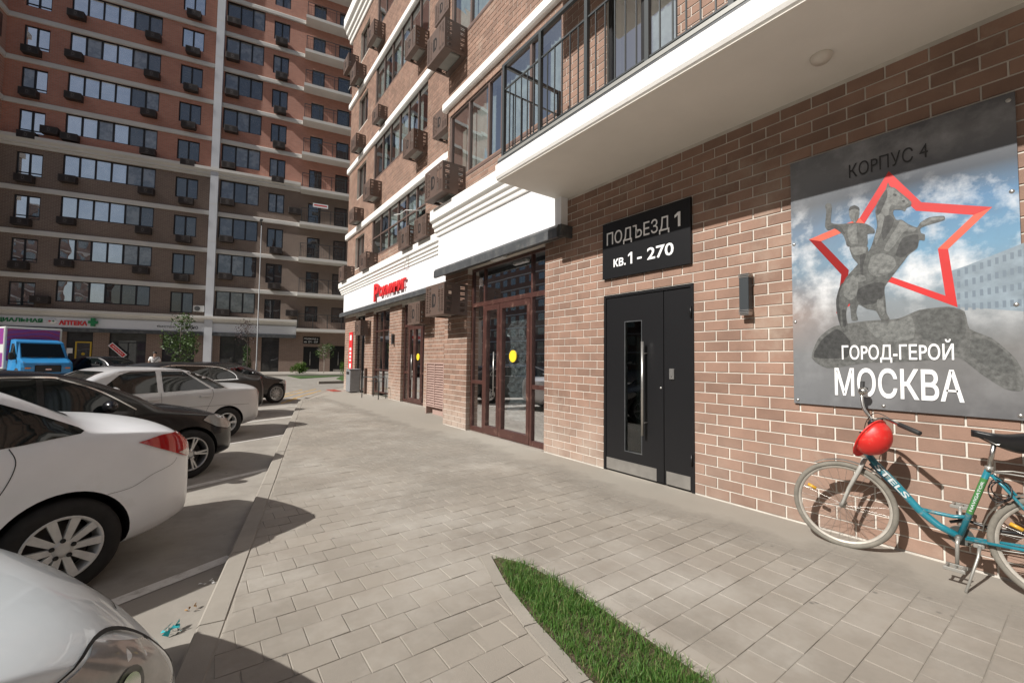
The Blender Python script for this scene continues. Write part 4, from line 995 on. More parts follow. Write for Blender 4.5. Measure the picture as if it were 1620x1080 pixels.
# fork, head, stem
fk = MB(); crown = hb_+Vector((0, .012, -.045)); sdv = fn*.052
for s in (-1, 1):
    fk.tube([crown+sdv*s*.75, crown+sdv*s+Vector((0, .03, -.08)), fc+sdv*s+Vector((0, -.045, .14)), fc+sdv*s+Vector((0, -.008, .03)), fc+sdv*s], [.014, .015, .012, .010, .010], 10)
fk.tube([crown+sdv*.85, crown-sdv*.85], .017, 10); fk.build('fork', greyp, bk)
mg = MB()  # mudguards
def guard(c, nrm, a, b, t0, t1, r=.345, w=.024):
    n = 18; vs = []
    A = Vector((0, 0, 1)); Bv = nrm.cross(A).normalized()
    for i in range(n+1):
        t = t0+(t1-t0)*i/n
        for j in range(5):
            s = (j-2)/2; rr = r-.008*abs(s)**2; vs.append(c+(A*math.cos(t)+Bv*math.sin(t))*rr+nrm*w*s)
    mg.add(vs, [(i*5+j, i*5+j+1, i*5+j+6, i*5+j+5) for i in range(n) for j in range(4)], smooth=True)
guard(fc, fn, fa, fb, -.55, .75); mg.build('front_mudguard', M('grey_mudguard', (.12, .115, .105), .45, var=.2, vscale=10, dirt=((.3, .28, .24), .5, .7, 9)), bk)
mg = MB(); guard(rc, Vector((1, 0, 0)), ra, rb, -1.5, 1.5); mg.build('rear_mudguard', M('dusty_mudguard', (.16, .15, .13), .55, var=.2, vscale=10), bk)
stm = MB(); clamp = bp(462, 186, XB-.02)
stm.tube([ht-Vector((0, 0, .06)), ht, bl((XB-.0, 1.04, .965)), clamp], [.013, .018, .021, .018], 12); stm.build('stem', blkpl, bk)
hbm = MB()
barL = [clamp, bp(440, 165, XB+.05), bp(415, 125, XB+.10), bp(407, 70, XB+.15), bp(411, 10, XB+.175)]
barR = [clamp, bp(490, 178, XB-.06), bp(520, 178, XB-.10), bp(570, 200, XB-.16), bp(668, 242, XB-.26)]
def smooth_pts(P, n=6):
    out = []
    for i in range(len(P)-1):
        p0, p1, p2, p3 = P[max(i-1, 0)], P[i], P[i+1], P[min(i+2, len(P)-1)]
        for k in range(n):
            t = k/n; out.append(.5*((2*p1)+(p2-p0)*t+(2*p0-5*p1+4*p2-p3)*t*t+(3*p1-p0-3*p2+p3)*t**3))
    return out+[P[-1]]
hbm.tube(smooth_pts(barL[::-1]+barR[1:]), .011, 10); hbm.build('handlebar', chrome, bk)
for P, nm in ((barR, 'grip'), (barL, 'grip')):
    g_ = MB(); a, b = P[-2], P[-1]; a = a.lerp(b, .05); g_.tube([a, a.lerp(b, .03), b, b+(b-a)*.02], [.013, .0155, .0155, .012], 12); g_.build(nm, rubber, bk)
bell = MB(); bell.lathe([(0, .02), (.02, .017), (.03, .006), (.031, 0), (.0, 0)], tuple(bp(412, 52, XB+.14)), (-1, 0, .3), 20); bell.build('bell', chrome, bk)
# saddle and seat post
sp = MB(); sp.tube([st_top, bl((XB, .425, .92))], .0125, 12); sp.build('seat_post', chrome, bk)
cl_ = MB(); cl_.tube([st_top+Vector((-.03, 0, -.005)), st_top+Vector((.03, 0, -.005))], .009, 8); cl_.tube([st_top+Vector((0, 0, -.02)), st_top+Vector((0, 0, .012))], .020, 12); cl_.build('seat_clamp', alu, bk)
sd = MB(); S0 = bl((XB, .525, .955)); n_ = 16; vs = []
for i in range(n_+1):
    u = i/n_; y = -.262*u; wdt = .018+.012*u+.085*max(0, (u-.38)/.62)**.8 if u > .38 else .018+.03*u
    if i == 0: wdt = .008
    if i == n_: wdt *= .75
    zt = .012+.004*math.cos(u*6)-.012*math.sin(u*math.pi)+.018*u; hb2 = .032+.085*min(1, max(0, (u-.12)*1.5)); hb2 = hb2 if i < n_ else hb2*.55
    for j in range(14):
        a = 2*math.pi*j/14; ca, sa = math.cos(a), math.sin(a)
        vs.append(S0+Vector((wdt*math.copysign(abs(ca)**.7, ca), y, zt+(.016*sa if sa > 0 else hb2*sa*.9)+0)))
sd.add(vs, [(i*14+j, i*14+(j+1) % 14, (i+1)*14+(j+1) % 14, (i+1)*14+j) for i in range(n_) for j in range(14)]+[tuple(range(14)), tuple(n_*14+13-j for j in range(14))], smooth=True)
sd.build('saddle', M('black_saddle_vinyl', (.012, .012, .013), .32, spec=.5), bk)
sr = MB()
for s in (-.03, .03): sr.tube([S0+Vector((s*.5, -.05, -.01)), S0+Vector((s, -.11, -.045)), S0+Vector((s, -.2, -.03))], .004, 6)
sr.build('saddle_rails', chrome, bk)
# drive: chainring, cranks, pedals, chain guard
cr = MB(); cr.lathe([(.0, .036), (.058, .036), (.062, .034), (.062, .040), (.0, .040)], tuple(BBp), (1, 0, 0), 32); cr.lathe([(0, -.055), (.018, -.055), (.018, .05), (0, .05)], tuple(BBp), (1, 0, 0), 14); cr.build('chainring', M('dull_chainring', (.12, .12, .11), .5, metal=.5), bk)
cg = MB(); cg.tube([BBp+Vector((.05, .05, .07)), BBp+Vector((.05, -.02, .105)), BBp+Vector((.05, -.15, .08)), rc+Vector((.05, .06, .06))], .010, 8); cg.build('chain_guard', blkpl, bk)
ch = MB(); ch.tube([BBp+Vector((.038, 0, .06)), rc+Vector((.038, 0, .038))], .004, 4); ch.tube([BBp+Vector((.038, 0, -.06)), rc+Vector((.038, 0, -.038))], .004, 4); ch.build('chain', alu, bk)
ck = MB(); low = BBp+Vector((-.075, .004, -.165)); hi = BBp+Vector((.075, .005, .17))
ck.tube([BBp+Vector((-.05, 0, 0)), BBp+Vector((-.065, .002, -.03)), low], [.013, .011, .010], 8); ck.tube([BBp+Vector((.05, 0, 0)), hi], [.012, .010], 8); ck.build('crank', alu, bk)
for c, s in ((low, -1), (hi, 1)):
    pd = MB(); c2 = c+Vector((s*.055, 0, 0)); pd.cbox(c2.x-.045, c2.x+.045, c2.y-.045, c2.y-.032, c2.z-.012, c2.z+.012, .002); pd.cbox(c2.x-.045, c2.x+.045, c2.y+.032, c2.y+.045, c2.z-.012, c2.z+.012, .002)
    pd.cbox(c2.x-.048, c2.x-.038, c2.y-.05, c2.y+.05, c2.z-.010, c2.z+.010, .002); pd.cbox(c2.x+.036, c2.x+.046, c2.y-.05, c2.y+.05, c2.z-.010, c2.z+.010, .002); pd.tube([c, c2+Vector((s*.045, 0, 0))], .008, 8); pd.build('pedal', alu, bk)
ks = MB(); ks.tube([bl((XB-.03, .50, .262)), bl((XB-.06, .505, .2)), bl((3.86, .545, .008))], [.010, .008, .007], 8); ks.cbox(-.03, .03, -.20, -.15, .245, .275, .004); ks.build('kickstand', alu, bk)
rk_ = MB()
for s in (-.06, .06): rk_.tube([st_top+Vector((s*.3, -.02, -.02)), bl((XB+s, .36, .745)), bl((XB+s, -.12, .735))], .005, 6); rk_.tube([bl((XB+s, .0, .735)), rc+Vector((s, 0, 0))], .004, 6)
for k in range(4): rk_.tube([bl((XB-.06, .3-.1*k, .742)), bl((XB+.06, .3-.1*k, .742))], .004, 6)
rk_.build('rear_rack', alu, bk)
cbm = MB()  # coiled lock and cables
import itertools
c0 = bl((XB-.035, .405, .63)); pts = []
for k in range(70):
    t = k/70*2*math.pi*3; pts.append(c0+Vector((.02*math.sin(t*2.3), .045*math.cos(t)+.01*math.sin(t*.37), .06*math.sin(t)+.01*math.cos(t*.6))))
cbm.tube(pts, .0035, 6); cbm.build('coiled_lock', blkpl, bk)
cbm = MB(); cbm.tube(smooth_pts([barR[-2], bp(470, 150, XB-.12), bp(420, 215, XB-.05), bp(440, 330, XB-.04), hb_]), .0028, 5); cbm.tube([bp(398, 235, XB-.02), bp(425, 262, XB-.02)], .007, 8); cbm.tube([bp(385, 290, XB-.02), bp(410, 280, XB)], .005, 8); cbm.build('cables', blkpl, bk)
# ---- red helmet hooked on the stem
hc = on_x(1220+478/2.8425, 600+278/2.8425, XB-.14)
hm = empty('safety_helmet', tuple(hc), 0, 'red hard hat hanging upside down from the bicycle handlebar', 'helmet'); hm.scale = (1.12, 1.12, 1.12)
hm_m = M('red_helmet_plastic', (.60, .022, .018), .45, var=.10, vscale=10, dirt=((.46, .14, .10), .52, .8, 22))
ax = Vector((-.28, -.86, -.50)).normalized()   # crown direction: down, towards the camera and to the right
a = ax.cross(Vector((0, 0, 1))).normalized(); b = ax.cross(a).normalized(); mb = MB(); vs = []; NR, NS = 12, 36
for i in range(NR+1):
    t = i/NR*math.pi/2
    for j in range(NS):
        s = 2*math.pi*j/NS; rr = math.sin(t); k = 1+.02*math.cos(6*s)*rr
        vs.append((a*math.cos(s)*.100*rr*k + b*math.sin(s)*.118*rr*k + ax*(.105*math.cos(t)-.04)))
mb.add(vs, [(i*NS+j, i*NS+(j+1) % NS, (i+1)*NS+(j+1) % NS, (i+1)*NS+j) for i in range(NR) for j in range(NS)], smooth=True)
shell = mb.build('shell', hm_m, hm)
sm = shell.modifiers.new('s', 'SOLIDIFY'); sm.thickness = .004; sm.offset = -1
mb = MB(); vs = []
for j in range(NS):
    s = 2*math.pi*j/NS; pk = 1+.22*max(0, math.cos(s-math.pi/2*1.0))**3
    for rr, z in ((1.0, -.040), (1.0, -.046), (1.10*pk, -.050), (1.10*pk, -.044)): vs.append(a*math.cos(s)*.100*rr+b*math.sin(s)*.118*rr+ax*z)
mb.add(vs, [(j*4+k, j*4+(k+1) % 4, ((j+1) % NS)*4+(k+1) % 4, ((j+1) % NS)*4+k) for j in range(NS) for k in range(4)]); mb.build('brim', hm_m, hm)
mb = MB(); mb.tube([Vector(a*.07-ax*.04), Vector(-b*.05+Vector((.03, .0, .10))), Vector(-a*.07-ax*.04)], .004, 6); mb.build('strap', blkpl, hm)
# ================================================================== CARS
def interp(tab, x):
    """monotone cubic through a table of (x, value)"""
    xs = [p[0] for p in tab]; ys = [p[1] for p in tab]
    if x <= xs[0]: return ys[0]
    if x >= xs[-1]: return ys[-1]
    i = max(k for k in range(len(xs)) if xs[k] <= x); i = min(i, len(xs)-2)
    def sl(k):
        if k == 0: return (ys[1]-ys[0])/(xs[1]-xs[0])
        if k == len(xs)-1: return (ys[-1]-ys[-2])/(xs[-1]-xs[-2])
        a = (ys[k]-ys[k-1])/(xs[k]-xs[k-1]); b = (ys[k+1]-ys[k])/(xs[k+1]-xs[k])
        return 0 if a*b <= 0 else 2*a*b/(a+b)
    h = xs[i+1]-xs[i]; t = (x-xs[i])/h; m0, m1 = sl(i)*h, sl(i+1)*h
    return (2*t**3-3*t*t+1)*ys[i]+(t**3-2*t*t+t)*m0+(-2*t**3+3*t*t)*ys[i+1]+(t**3-t*t)*m1
car_glass_m, t, p = nt('tinted_car_glass'); p.inputs['Base Color'].default_value = (.008, .011, .011, 1); p.inputs['Roughness'].default_value = .03; p.inputs['Specular IOR Level'].default_value = .5
tyre_black = M('car_tyre_rubber', (.022, .021, .020), .85, var=.3, vscale=12, grain=.2)
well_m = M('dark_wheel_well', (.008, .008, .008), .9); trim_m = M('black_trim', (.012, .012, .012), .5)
seam_m = M('panel_gap', (.012, .012, .012), .8)
rim_w = M('silver_painted_rim', (.62, .62, .60), .45, metal=.1, var=.12, vscale=14); rim_d = M('bright_alloy_rim', (.45, .45, .45), .3, metal=.8)
red_l, t, p = nt('red_tail_lamp'); p.inputs['Base Color'].default_value = (.42, .012, .012, 1); p.inputs['Roughness'].default_value = .08; p.inputs['Coat Weight'].default_value = 1
clear_l = M('clear_headlamp', (.33, .33, .32), .22, metal=.2, var=.22, vscale=9, coat=1)
chrome_t = M('chrome_trim', (.72, .72, .72), .15, metal=1)
def make_car(name, label, paint, loc, heading, s):
    """s: spec in car coordinates; x forward with the rear hub at 0, y left, z up from the ground"""
    root = empty(name, loc, heading, label, 'car', s.get('group'))
    top, belt, L0, L1, W = s['top'], s['belt'], s['rear'], s['front'], s['w']
    WB = s['wb']; n = 60
    xs = sorted(set([L0, L0+.015, L0+.05, L0+.10, L1-.10, L1-.05, L1-.015, L1]+[L0+.1+(L1-L0-.2)*i/n for i in range(n+1)]))
    rows = []
    for x in xs:
        dr, df = (x-L0), (L1-x)
        er, ef = s.get('round', (.34, .42))
        k = 1.0
        if dr < er: k *= 1-.24*(1-dr/er)**2.6 - (.10*(1-dr/.08)**2 if dr < .08 else 0)
        if df < ef: k *= 1-.30*(1-df/ef)**2.4 - (.10*(1-df/.08)**2 if df < .08 else 0)
        w = W*k*(1-.02*abs((x-WB/2)/(WB))**2)
        T = interp(top, x); Bt = min(interp(belt, x), T-.012); zb = .17+.10*max(0, 1-dr/.5)**1.3+.06*max(0, 1-df/.5)
        h = T-Bt; tt = min(1, max(0, (h-.06)/.22)); tt = tt*tt*(3-2*tt)
        f = [0, .34, .68, .90, .985, 1.0, 1.0]
        hood = [.955, .94, .90, .80, .62, .34, 0.0]
        house_r = [.945*W-.34*h*q for q in f[:4]]; er_ = house_r[3]
        house = house_r+[er_-.075, er_*.5, 0]
        hb_z = Bt-zb; pts = [(0, zb), (w*.80, zb), (w*.955, zb+hb_z*.08), (w*.992, zb+hb_z*.24), (w*1.0, zb+hb_z*.42), (w*.998, zb+hb_z*.60), (w*.985, zb+hb_z*.84), (w*.968, zb+hb_z*.955)]
        for q, hh, ho in zip(f, hood, house):
            ho2 = min(ho, w*.955-.34*h*q) if q < .95 else min(ho, w*.85)
            y = (1-tt)*w*hh+tt*ho2; pts.append((y, Bt+h*(q if tt > .5 else (q*(tt*2)+(1-tt*2)*(1-(1-min(1, (.955-hh)/.955*1.0))**2.6 if q > 0 else 0)))))
        rows.append((x, pts))
    k = len(rows[0][1]); mb = MB(); vs = []
    for x, pts in rows:
        ring = [(x, y, z) for y, z in pts]+[(x, -y, z) for y, z in pts[-2:0:-1]]; vs += ring
    m = 2*k-2; N = len(rows)
    mb.add(vs, [(i*m+j, i*m+(j+1) % m, (i+1)*m+(j+1) % m, (i+1)*m+j) for i in range(N-1) for j in range(m)]+[tuple(range(m-1, -1, -1)), tuple((N-1)*m+j for j in range(m))], smooth=True)
    body = mb.build('body', [paint, well_m], root)
    sub = body.modifiers.new('sub', 'SUBSURF'); sub.levels = 1; sub.render_levels = 1
    dg = bpy.context.evaluated_depsgraph_get(); me = bpy.data.meshes.new_from_object(body.evaluated_get(dg)); body.modifiers.clear(); body.data = me; me.name = 'body'
    bm = bmesh.new(); bm.from_mesh(me); tree = BVHTree.FromBMesh(bm); bm.free()
    # wheel wells
    cut = MB(); NC = 48
    for hx in (0, WB):
        for sd in (-1, 1):
            vs = [(hx+s['arch']*math.cos(2*math.pi*q/NC), sd*yy, s['hub']+.01+s['arch']*math.sin(2*math.pi*q/NC)) for yy in (W-.26, W+.3) for q in range(NC)]
            cut.add(vs, [(q, (q+1) % NC, NC+(q+1) % NC, NC+q) for q in range(NC)]+[tuple(range(NC-1, -1, -1)), tuple(range(NC, 2*NC))])
    co = cut.build('cutter', well_m, root); bpy.context.view_layer.update()
    for pl in co.data.polygons: pl.use_smooth = True
    bo = body.modifiers.new('b', 'BOOLEAN'); bo.object = co; bo.operation = 'DIFFERENCE'; bo.solver = 'EXACT'
    dg = bpy.context.evaluated_depsgraph_get(); me2 = bpy.data.meshes.new_from_object(body.evaluated_get(dg)); body.modifiers.clear(); old = body.data; body.data = me2; me2.name = 'body'
    vno = [v.normal.copy() for v in old.vertices]; vco = [v.co.copy() for v in old.vertices]; opl = [tuple(pl.vertices) for pl in old.polygons]
    me2.materials.clear(); me2.materials.append(paint); me2.materials.append(well_m)
    for pl in me2.polygons:
        c = pl.center
        inside = any(math.hypot(c.x-hx, c.z-s['hub']-.01) < s['arch']+.004 for hx in (0, WB)) and abs(c.y) < W+.05
        flat = pl.area > .02 and abs(pl.normal.y) > .9 and inside
        onrim = inside and (abs(math.hypot(c.x-(0 if c.x < WB/2 else WB), c.z-s['hub']-.01)-s['arch']) < .012) and abs(pl.normal.y) < .75
        if flat or onrim: pl.material_index = 1
        pl.use_smooth = not onrim
    bpy.data.objects.remove(co)
    vn = []
    for v in me2.vertices:
        loc_, nr_, fi, ds_ = tree.find_nearest(v.co)
        if ds_ is None or ds_ > .002: vn.append(None); continue
        acc = Vector(); 
        for q in opl[fi]: acc += vno[q]/((vco[q]-v.co).length+1e-4)**1.0
        vn.append(acc.normalized())
    nl = []
    for pl in me2.polygons:
        for li in pl.loop_indices:
            q = vn[me2.loops[li].vertex_index]
            nl.append(tuple(pl.normal) if (q is None or not pl.use_smooth or q.dot(pl.normal) < .3) else tuple(q))
    me2.normals_split_custom_set(nl)
    # conforming patches
    def frame_of(view, side, ang):
        V_ = Vector((0, 0, 1)); C0 = Vector((0, 0, 0))
        if view == 'side': U_, D_ = Vector((1, 0, 0)), Vector((0, -side, 0))
        elif view == 'front': U_, D_ = Vector((0, 1, 0)), Vector((-1, 0, 0))
        elif view == 'rear': U_, D_ = Vector((0, 1, 0)), Vector((1, 0, 0))
        elif view == 'top': U_, D_, V_ = Vector((1, 0, 0)), Vector((0, 0, -1)), Vector((0, 1, 0))
        else: D_ = Vector((-math.cos(ang), -side*math.sin(ang), 0)); U_ = Vector((math.sin(ang), -side*math.cos(ang), 0)); C0 = Vector((L1-.5, side*(W-.5), 0))
        return U_, V_, D_, C0
    def patch(nm, poly, mat, side=1, off=.004, view='side', step=.05, parent=root, ang=0):
        pv = [Vector(q) for q in poly]; nn = len(pv); x0, x1 = min(v.x for v in pv), max(v.x for v in pv); z0, z1 = min(v.y for v in pv), max(v.y for v in pv)
        allv = []; edges = []
        for i in range(nn):
            a, b = pv[i], pv[(i+1) % nn]; q = max(1, int((b-a).length/step))
            for j in range(q): allv.append(a.lerp(b, j/q))
        edges = [(i, (i+1) % len(allv)) for i in range(len(allv))]; face = [tuple(range(len(allv)))]
        gx = x0+step*.5
        while gx < x1:
            gz_ = z0+step*.5
            while gz_ < z1: allv.append(Vector((gx, gz_))); gz_ += step
            gx += step
        r = delaunay_2d_cdt(allv, edges, face, 1, 1e-6)
        if view == 'side': U_, D_ = Vector((1, 0, 0)), Vector((0, -side, 0))
        elif view == 'front': U_, D_ = Vector((0, 1, 0)), Vector((-1, 0, 0))
        elif view == 'rear': U_, D_ = Vector((0, 1, 0)), Vector((1, 0, 0))
        elif view == 'diag': D_ = Vector((-math.cos(ang), -side*math.sin(ang), 0)); U_ = Vector((math.sin(ang), -side*math.cos(ang), 0))
        elif view == 'top': U_, D_ = Vector((1, 0, 0)), Vector((0, 0, -1))
        V_ = Vector((0, 0, 1)) if view != 'top' else Vector((0, 1, 0))
        C0 = Vector((s.get('cx', 0), 0, 0)) if view == 'diag' else Vector((0, 0, 0))
        if view == 'diag': C0 = Vector((L1-.5 if ang < math.pi/2 else L0+.5, side*(W-.5), 0))
        out, ok = [], []
        for v in r[0]:
            o = C0+U_*v.x+V_*v.y-D_*6; hit = tree.ray_cast(o, D_)
            if hit[0] is None: out.append((0, 0, 0)); ok.append(False); continue
            nrm = hit[1]; nrm = nrm if nrm.dot(D_) < 0 else -nrm
            out.append(hit[0]+nrm*off); ok.append(True)
        fs = [tuple(f) for f in r[2] if all(ok[i] for i in f)]
        fs = [f for f in fs if len(set(f)) > 2 and max((Vector(out[f[i]])-Vector(out[f[i-1]])).length for i in range(len(f))) < step*5]
        if not fs: return None
        q = MB(); q.add(*prune(out, fs), smooth=True); o = q.build(nm, mat, parent, fixn=False); return o
    def strip(nm, pts, mat, w=.006, side=1, view='side', off=.0025, parent=root, ang=0):
        P0_ = [Vector(q) for q in pts]; P = []
        for i in range(len(P0_)-1):
            for q in range(8):
                t = q/8; a_, b_, c_, d_ = P0_[max(i-1, 0)], P0_[i], P0_[i+1], P0_[min(i+2, len(P0_)-1)]
                P.append(.5*((2*b_)+(c_-a_)*t+(2*a_-5*b_+4*c_-d_)*t*t+(3*b_-a_-3*c_+d_)*t**3))
        P.append(P0_[-1]); U_, V_, D_, C0 = frame_of(view, side, ang); vs, ok = [], []
        for i, q in enumerate(P):
            d = (P[min(i+1, len(P)-1)]-P[max(i-1, 0)]).normalized(); nn = Vector((-d.y, d.x))*w/2
            for v in (q-nn, q+nn):
                hit = tree.ray_cast(C0+U_*v.x+V_*v.y-D_*6, D_)
                if hit[0] is None: vs.append((0, 0, 0)); ok.append(False); continue
                nrm = hit[1]; nrm = nrm if nrm.dot(D_) < 0 else -nrm; vs.append(hit[0]+nrm*off); ok.append(True)
        fs = [(2*i, 2*i+2, 2*i+3, 2*i+1) for i in range(len(P)-1) if all(ok[2*i:2*i+4])]
        if not fs: return None
        q = MB(); q.add(vs, fs, smooth=True); return q.build(nm, mat, parent, fixn=False)
    sides = s.get('sides', (1, -1))
    for sd in sides:
        for wp in s['windows']:
            g = patch('side_window', wp, car_glass_m, sd)
        if 'surround' in s:
            strip('window_trim', s['surround'], s.get('surmat', trim_m), .014, sd, off=.007)
        for ln in s.get('seams', ()): strip('door_seam', ln, seam_m, .0045, sd)
        if 'pillar' in s:
            for q in s['pillar']: patch('door_pillar', q, trim_m, sd, .006)
        for hx, hz in s.get('handles', ()):
            q = MB(); yy = tree.ray_cast(Vector((hx, sd*6, hz)), Vector((0, -sd, 0)))[0].y
            q.cbox(hx-.085, hx+.085, min(yy, yy+sd*.03), max(yy, yy+sd*.03), hz-.014, hz+.014, .005); q.build('door_handle', paint, root)
        if 'tail' in s:
            patch('tail_light', s['tail'], red_l, sd, .008, 'side', .02)
            if 'tail_clear' in s: patch('reversing_lamp', s['tail_clear'], M('white_lamp_lens', (.6, .5, .46), .15, coat=1), sd, .009, 'side', .03)
        if 'head' in s:
            hd = patch('headlight', s['head'], clear_l, sd, .006, 'side', .03); strip('headlight_seal', s['head']+s['head'][:1], seam_m, .0045, sd, 'side', .007)
            if 'head2' in s: patch('headlight', s['head2'], clear_l, sd, .006, 'diag', .03, ang=R(42)); strip('headlight_seal', s['head2']+s['head2'][:1], seam_m, .012, sd, 'diag', .008, ang=R(42))
        if 'mirror' in s:
            mx, mz = s['mirror']; q = MB(); yy = (W*.96)*sd
            vs = []
            for i in range(9):
                a = math.pi*i/8
                for j in range(14): b = 2*math.pi*j/14; vs.append((mx+.06*math.cos(a)*1.0, yy+sd*(.09+.10*math.sin(a)*math.cos(b)), mz+.065*math.sin(a)*math.sin(b)))
            q.add(vs, [(i*14+j, i*14+(j+1) % 14, (i+1)*14+(j+1) % 14, (i+1)*14+j) for i in range(8) for j in range(14)], smooth=True); q.build('mirror', s.get('mirmat', paint), root)
    if 'wind' in s: patch('windscreen', s['wind'], car_glass_m, 1, .004, 'front', .08)
    if 'rearg' in s: patch('rear_window', s['rearg'], car_glass_m, 1, .004, 'rear', .08)
    for ln in s.get('front_lines', ()): strip('grille_bar', ln, s.get('grmat', chrome_t), .02, 1, 'front', .008)
    if 'grille' in s: patch('grille', s['grille'], trim_m, 1, .005, 'front', .05)
    for ln in s.get('top_lines', ()): strip('bonnet_seam', ln, seam_m, .0035, 1, 'top')
    for ln in s.get('rear_seams', ()):
        for sd in sides: strip('bumper_seam', ln, seam_m, .0022, sd)
    # wheels
    for hx in (0, WB):
        for sd in (-1, 1):
            if hx == 0 and s.get('skip_far') and sd == s['skip_far']: pass
            wh = MB(); ty = s['hub']; rt = s['hub']-.004; yo = sd*(W-.012)
            ax = Vector((0, -sd, 0)); c = (0, 0, 0); rr = s['rimr']
            wh.lathe([(rr-.005, .012), (rr+.012, .002), (rr+.05, -.006), (rt-.02, .004), (rt-.004, .018), (rt, .04), (rt, .16), (rt-.004, .18), (rt-.03, .19), (rr, .185)], c, ax, 44)
            wo = wh.build('wheel', tyre_black, root, loc=(hx, yo, ty))
            rm = MB(); rm.lathe([(rr, .004), (rr-.004, -.001), (rr-.014, .001), (rr-.02, .012), (rr-.024, .12)], c, ax, 44)
            ns, kind = s['spokes']; u = Vector((1, 0, 0)); v = Vector((0, 0, 1))
            for q in range(ns):
                for dt in ((0,) if kind == 'wide' else (-.11, .11)):
                    t = 2*math.pi*q/ns+dt; t0 = 2*math.pi*q/ns+dt*(.2 if kind != 'wide' else 1)
                    w0, w1 = ((.016, .024) if kind == 'wide' else (.011, .009))
                    if kind == 'thin': w0, w1 = .007, .006
                    e0, e1 = u*math.cos(t0)+v*math.sin(t0), u*math.cos(t)+v*math.sin(t); g = ax.cross(e1).normalized()
                    p0, p1 = e0*.035, e1*(rr-.012); fr_ = ax*(.008); bk_ = ax*.03
                    rm.add([p0-g*w0+fr_*1.2, p0+g*w0+fr_*1.2, p1+g*w1+fr_*.2, p1-g*w1+fr_*.2, p0-g*w0+bk_, p0+g*w0+bk_, p1+g*w1+bk_, p1-g*w1+bk_], [(0, 1, 2, 3), (0, 4, 5, 1), (1, 5, 6, 2), (2, 6, 7, 3), (3, 7, 4, 0)])
            rm.lathe([(0, .004), (.03, .004), (.05, .008), (.055, .03)], c, ax, 24)
            rm.build('rim', s.get('rimmat', rim_w), wo)
            lg = MB()
            for q in range(5):
                t = 2*math.pi*q/5+.3; cc = (u*math.cos(t)+v*math.sin(t))*.052; lg.lathe([(0, .001), (.009, .001), (.012, -.003), (.014, .004)], tuple(cc), ax, 12)
            lg.build('wheel_nuts', trim_m if kind == 'wide' else chrome_t, wo)
            bd = MB(); bd.lathe([(0, .085), (.15, .085), (.15, .095), (0, .095)], c, ax, 28); bd.build('brake_disc', M('brake_disc', (.12, .115, .11), .5, metal=.6) if 'brake_disc' not in bpy.data.materials else bpy.data.materials['brake_disc'], wo)
    return root, patch, strip, body
def place(hub_near_px, px, z, heading_sign, W):
    pass
HD = math.atan2(E1.y, E1.x)
def paint(name, col, rough=.3, metal=.0, coat=1.0, dust=None):
    return M(name, col, rough, metal=metal, coat=coat, var=.05, vscale=2, dirt=dust)
white_p = paint('white_car_paint', (.84, .86, .885), .36, .0, .6, dust=((.70, .70, .68), .55, .9, 2.2)); silver_p = paint('silver_car_paint', (.56, .56, .56), .34, .2, .6)
black_p = paint('black_car_paint', (.006, .006, .007), .25, 0, .35); black2_p = paint('dark_graphite_paint', (.012, .012, .012), .3, 0, .3); ice_p = paint('pale_silver_blue_paint', (.68, .74, .77), .34, .05, .7)
sedan_top = [(-.80, .74), (-.77, .87), (-.66, .98), (-.45, 1.035), (-.22, 1.07), (-.02, 1.135), (.35, 1.33), (.75, 1.42), (1.15, 1.44), (1.5, 1.41), (1.85, 1.30), (2.2, 1.09), (2.5, .95), (2.75, .90), (3.0, .83), (3.15, .74), (3.22, .62)]
sedan_belt = [(-.8, .78), (-.6, .93), (0, .985), (.8, .95), (2.0, .90), (2.5, .85), (2.9, .76), (3.22, .60)]
def world_from(e, n): return Vector((E1.x*e+N1.x*n, E1.y*e+N1.y*n, 0))
# -- white sedan, rear towards the pavement: heading -E1; its left side (+y) ... near side faces the camera (-N1)
def put(e_hub_rear, n_center, toward):
    """toward=+1: front points to the pavement"""
    v = world_from(e_hub_rear, n_center); return (v.x, v.y, gz(v.y)), (HD if toward > 0 else HD+math.pi)
W1 = .815
loc, hd = put(1.165, 3.67+W1, -1)
car1, patch1, strip1, body1 = make_car('parked_car', 'white four-door saloon parked nearest with its red tail light towards the pavement', white_p, loc, hd, dict(
    top=sedan_top, belt=sedan_belt, rear=-.80, front=3.22, w=W1, wb=2.45, arch=.335, hub=.302, rimr=.198, spokes=(10, 'wide'), round=(.44, .42),
    windows=[[(.335, .955), (.20, .965), (.05, .985), (-.065, .998), (-.085, 1.012), (-.06, 1.035), (.10, 1.125), (.33, 1.24)], [(1.12, .925), (.36, .953), (.36, 1.252), (.6, 1.31), (1.12, 1.33)], [(1.18, .925), (2.05, .895), (2.1, .93), (1.80, 1.13), (1.5, 1.25), (1.18, 1.285)]],
    pillar=[[(.335, .953), (.36, .953), (.36, 1.252), (.335, 1.242)]],
    seams=[[(.245, .955), (.22, .86), (.28, .70), (.42, .50), (.50, .40)], [(1.16, .92), (1.15, .6), (1.15, .25)], [(2.1, .89), (2.05, .6), (2.0, .3)]],
    rear_seams=[[(-.20, .585), (-.33, .60), (-.45, .66), (-.58, .70), (-.62, .74)]],
    handles=[(.50, .83), (1.30, .81)], tail=[(-.36, .895), (-.50, .925), (-.68, .925), (-.755, .90), (-.775, .72), (-.69, .735)], tail_clear=[(-.63, .775), (-.775, .79), (-.775, .722), (-.70, .737)],
    mirror=(2.0, .98), wind=[(-.52, .98), (.52, .98), (.44, 1.27), (-.44, 1.27)], rearg=[(-.50, 1.09), (.50, 1.09), (.42, 1.28), (-.42, 1.28)],
    head=[(2.75, .66), (3.0, .72), (3.15, .62), (2.95, .58)], group=None, rimmat=rim_w))
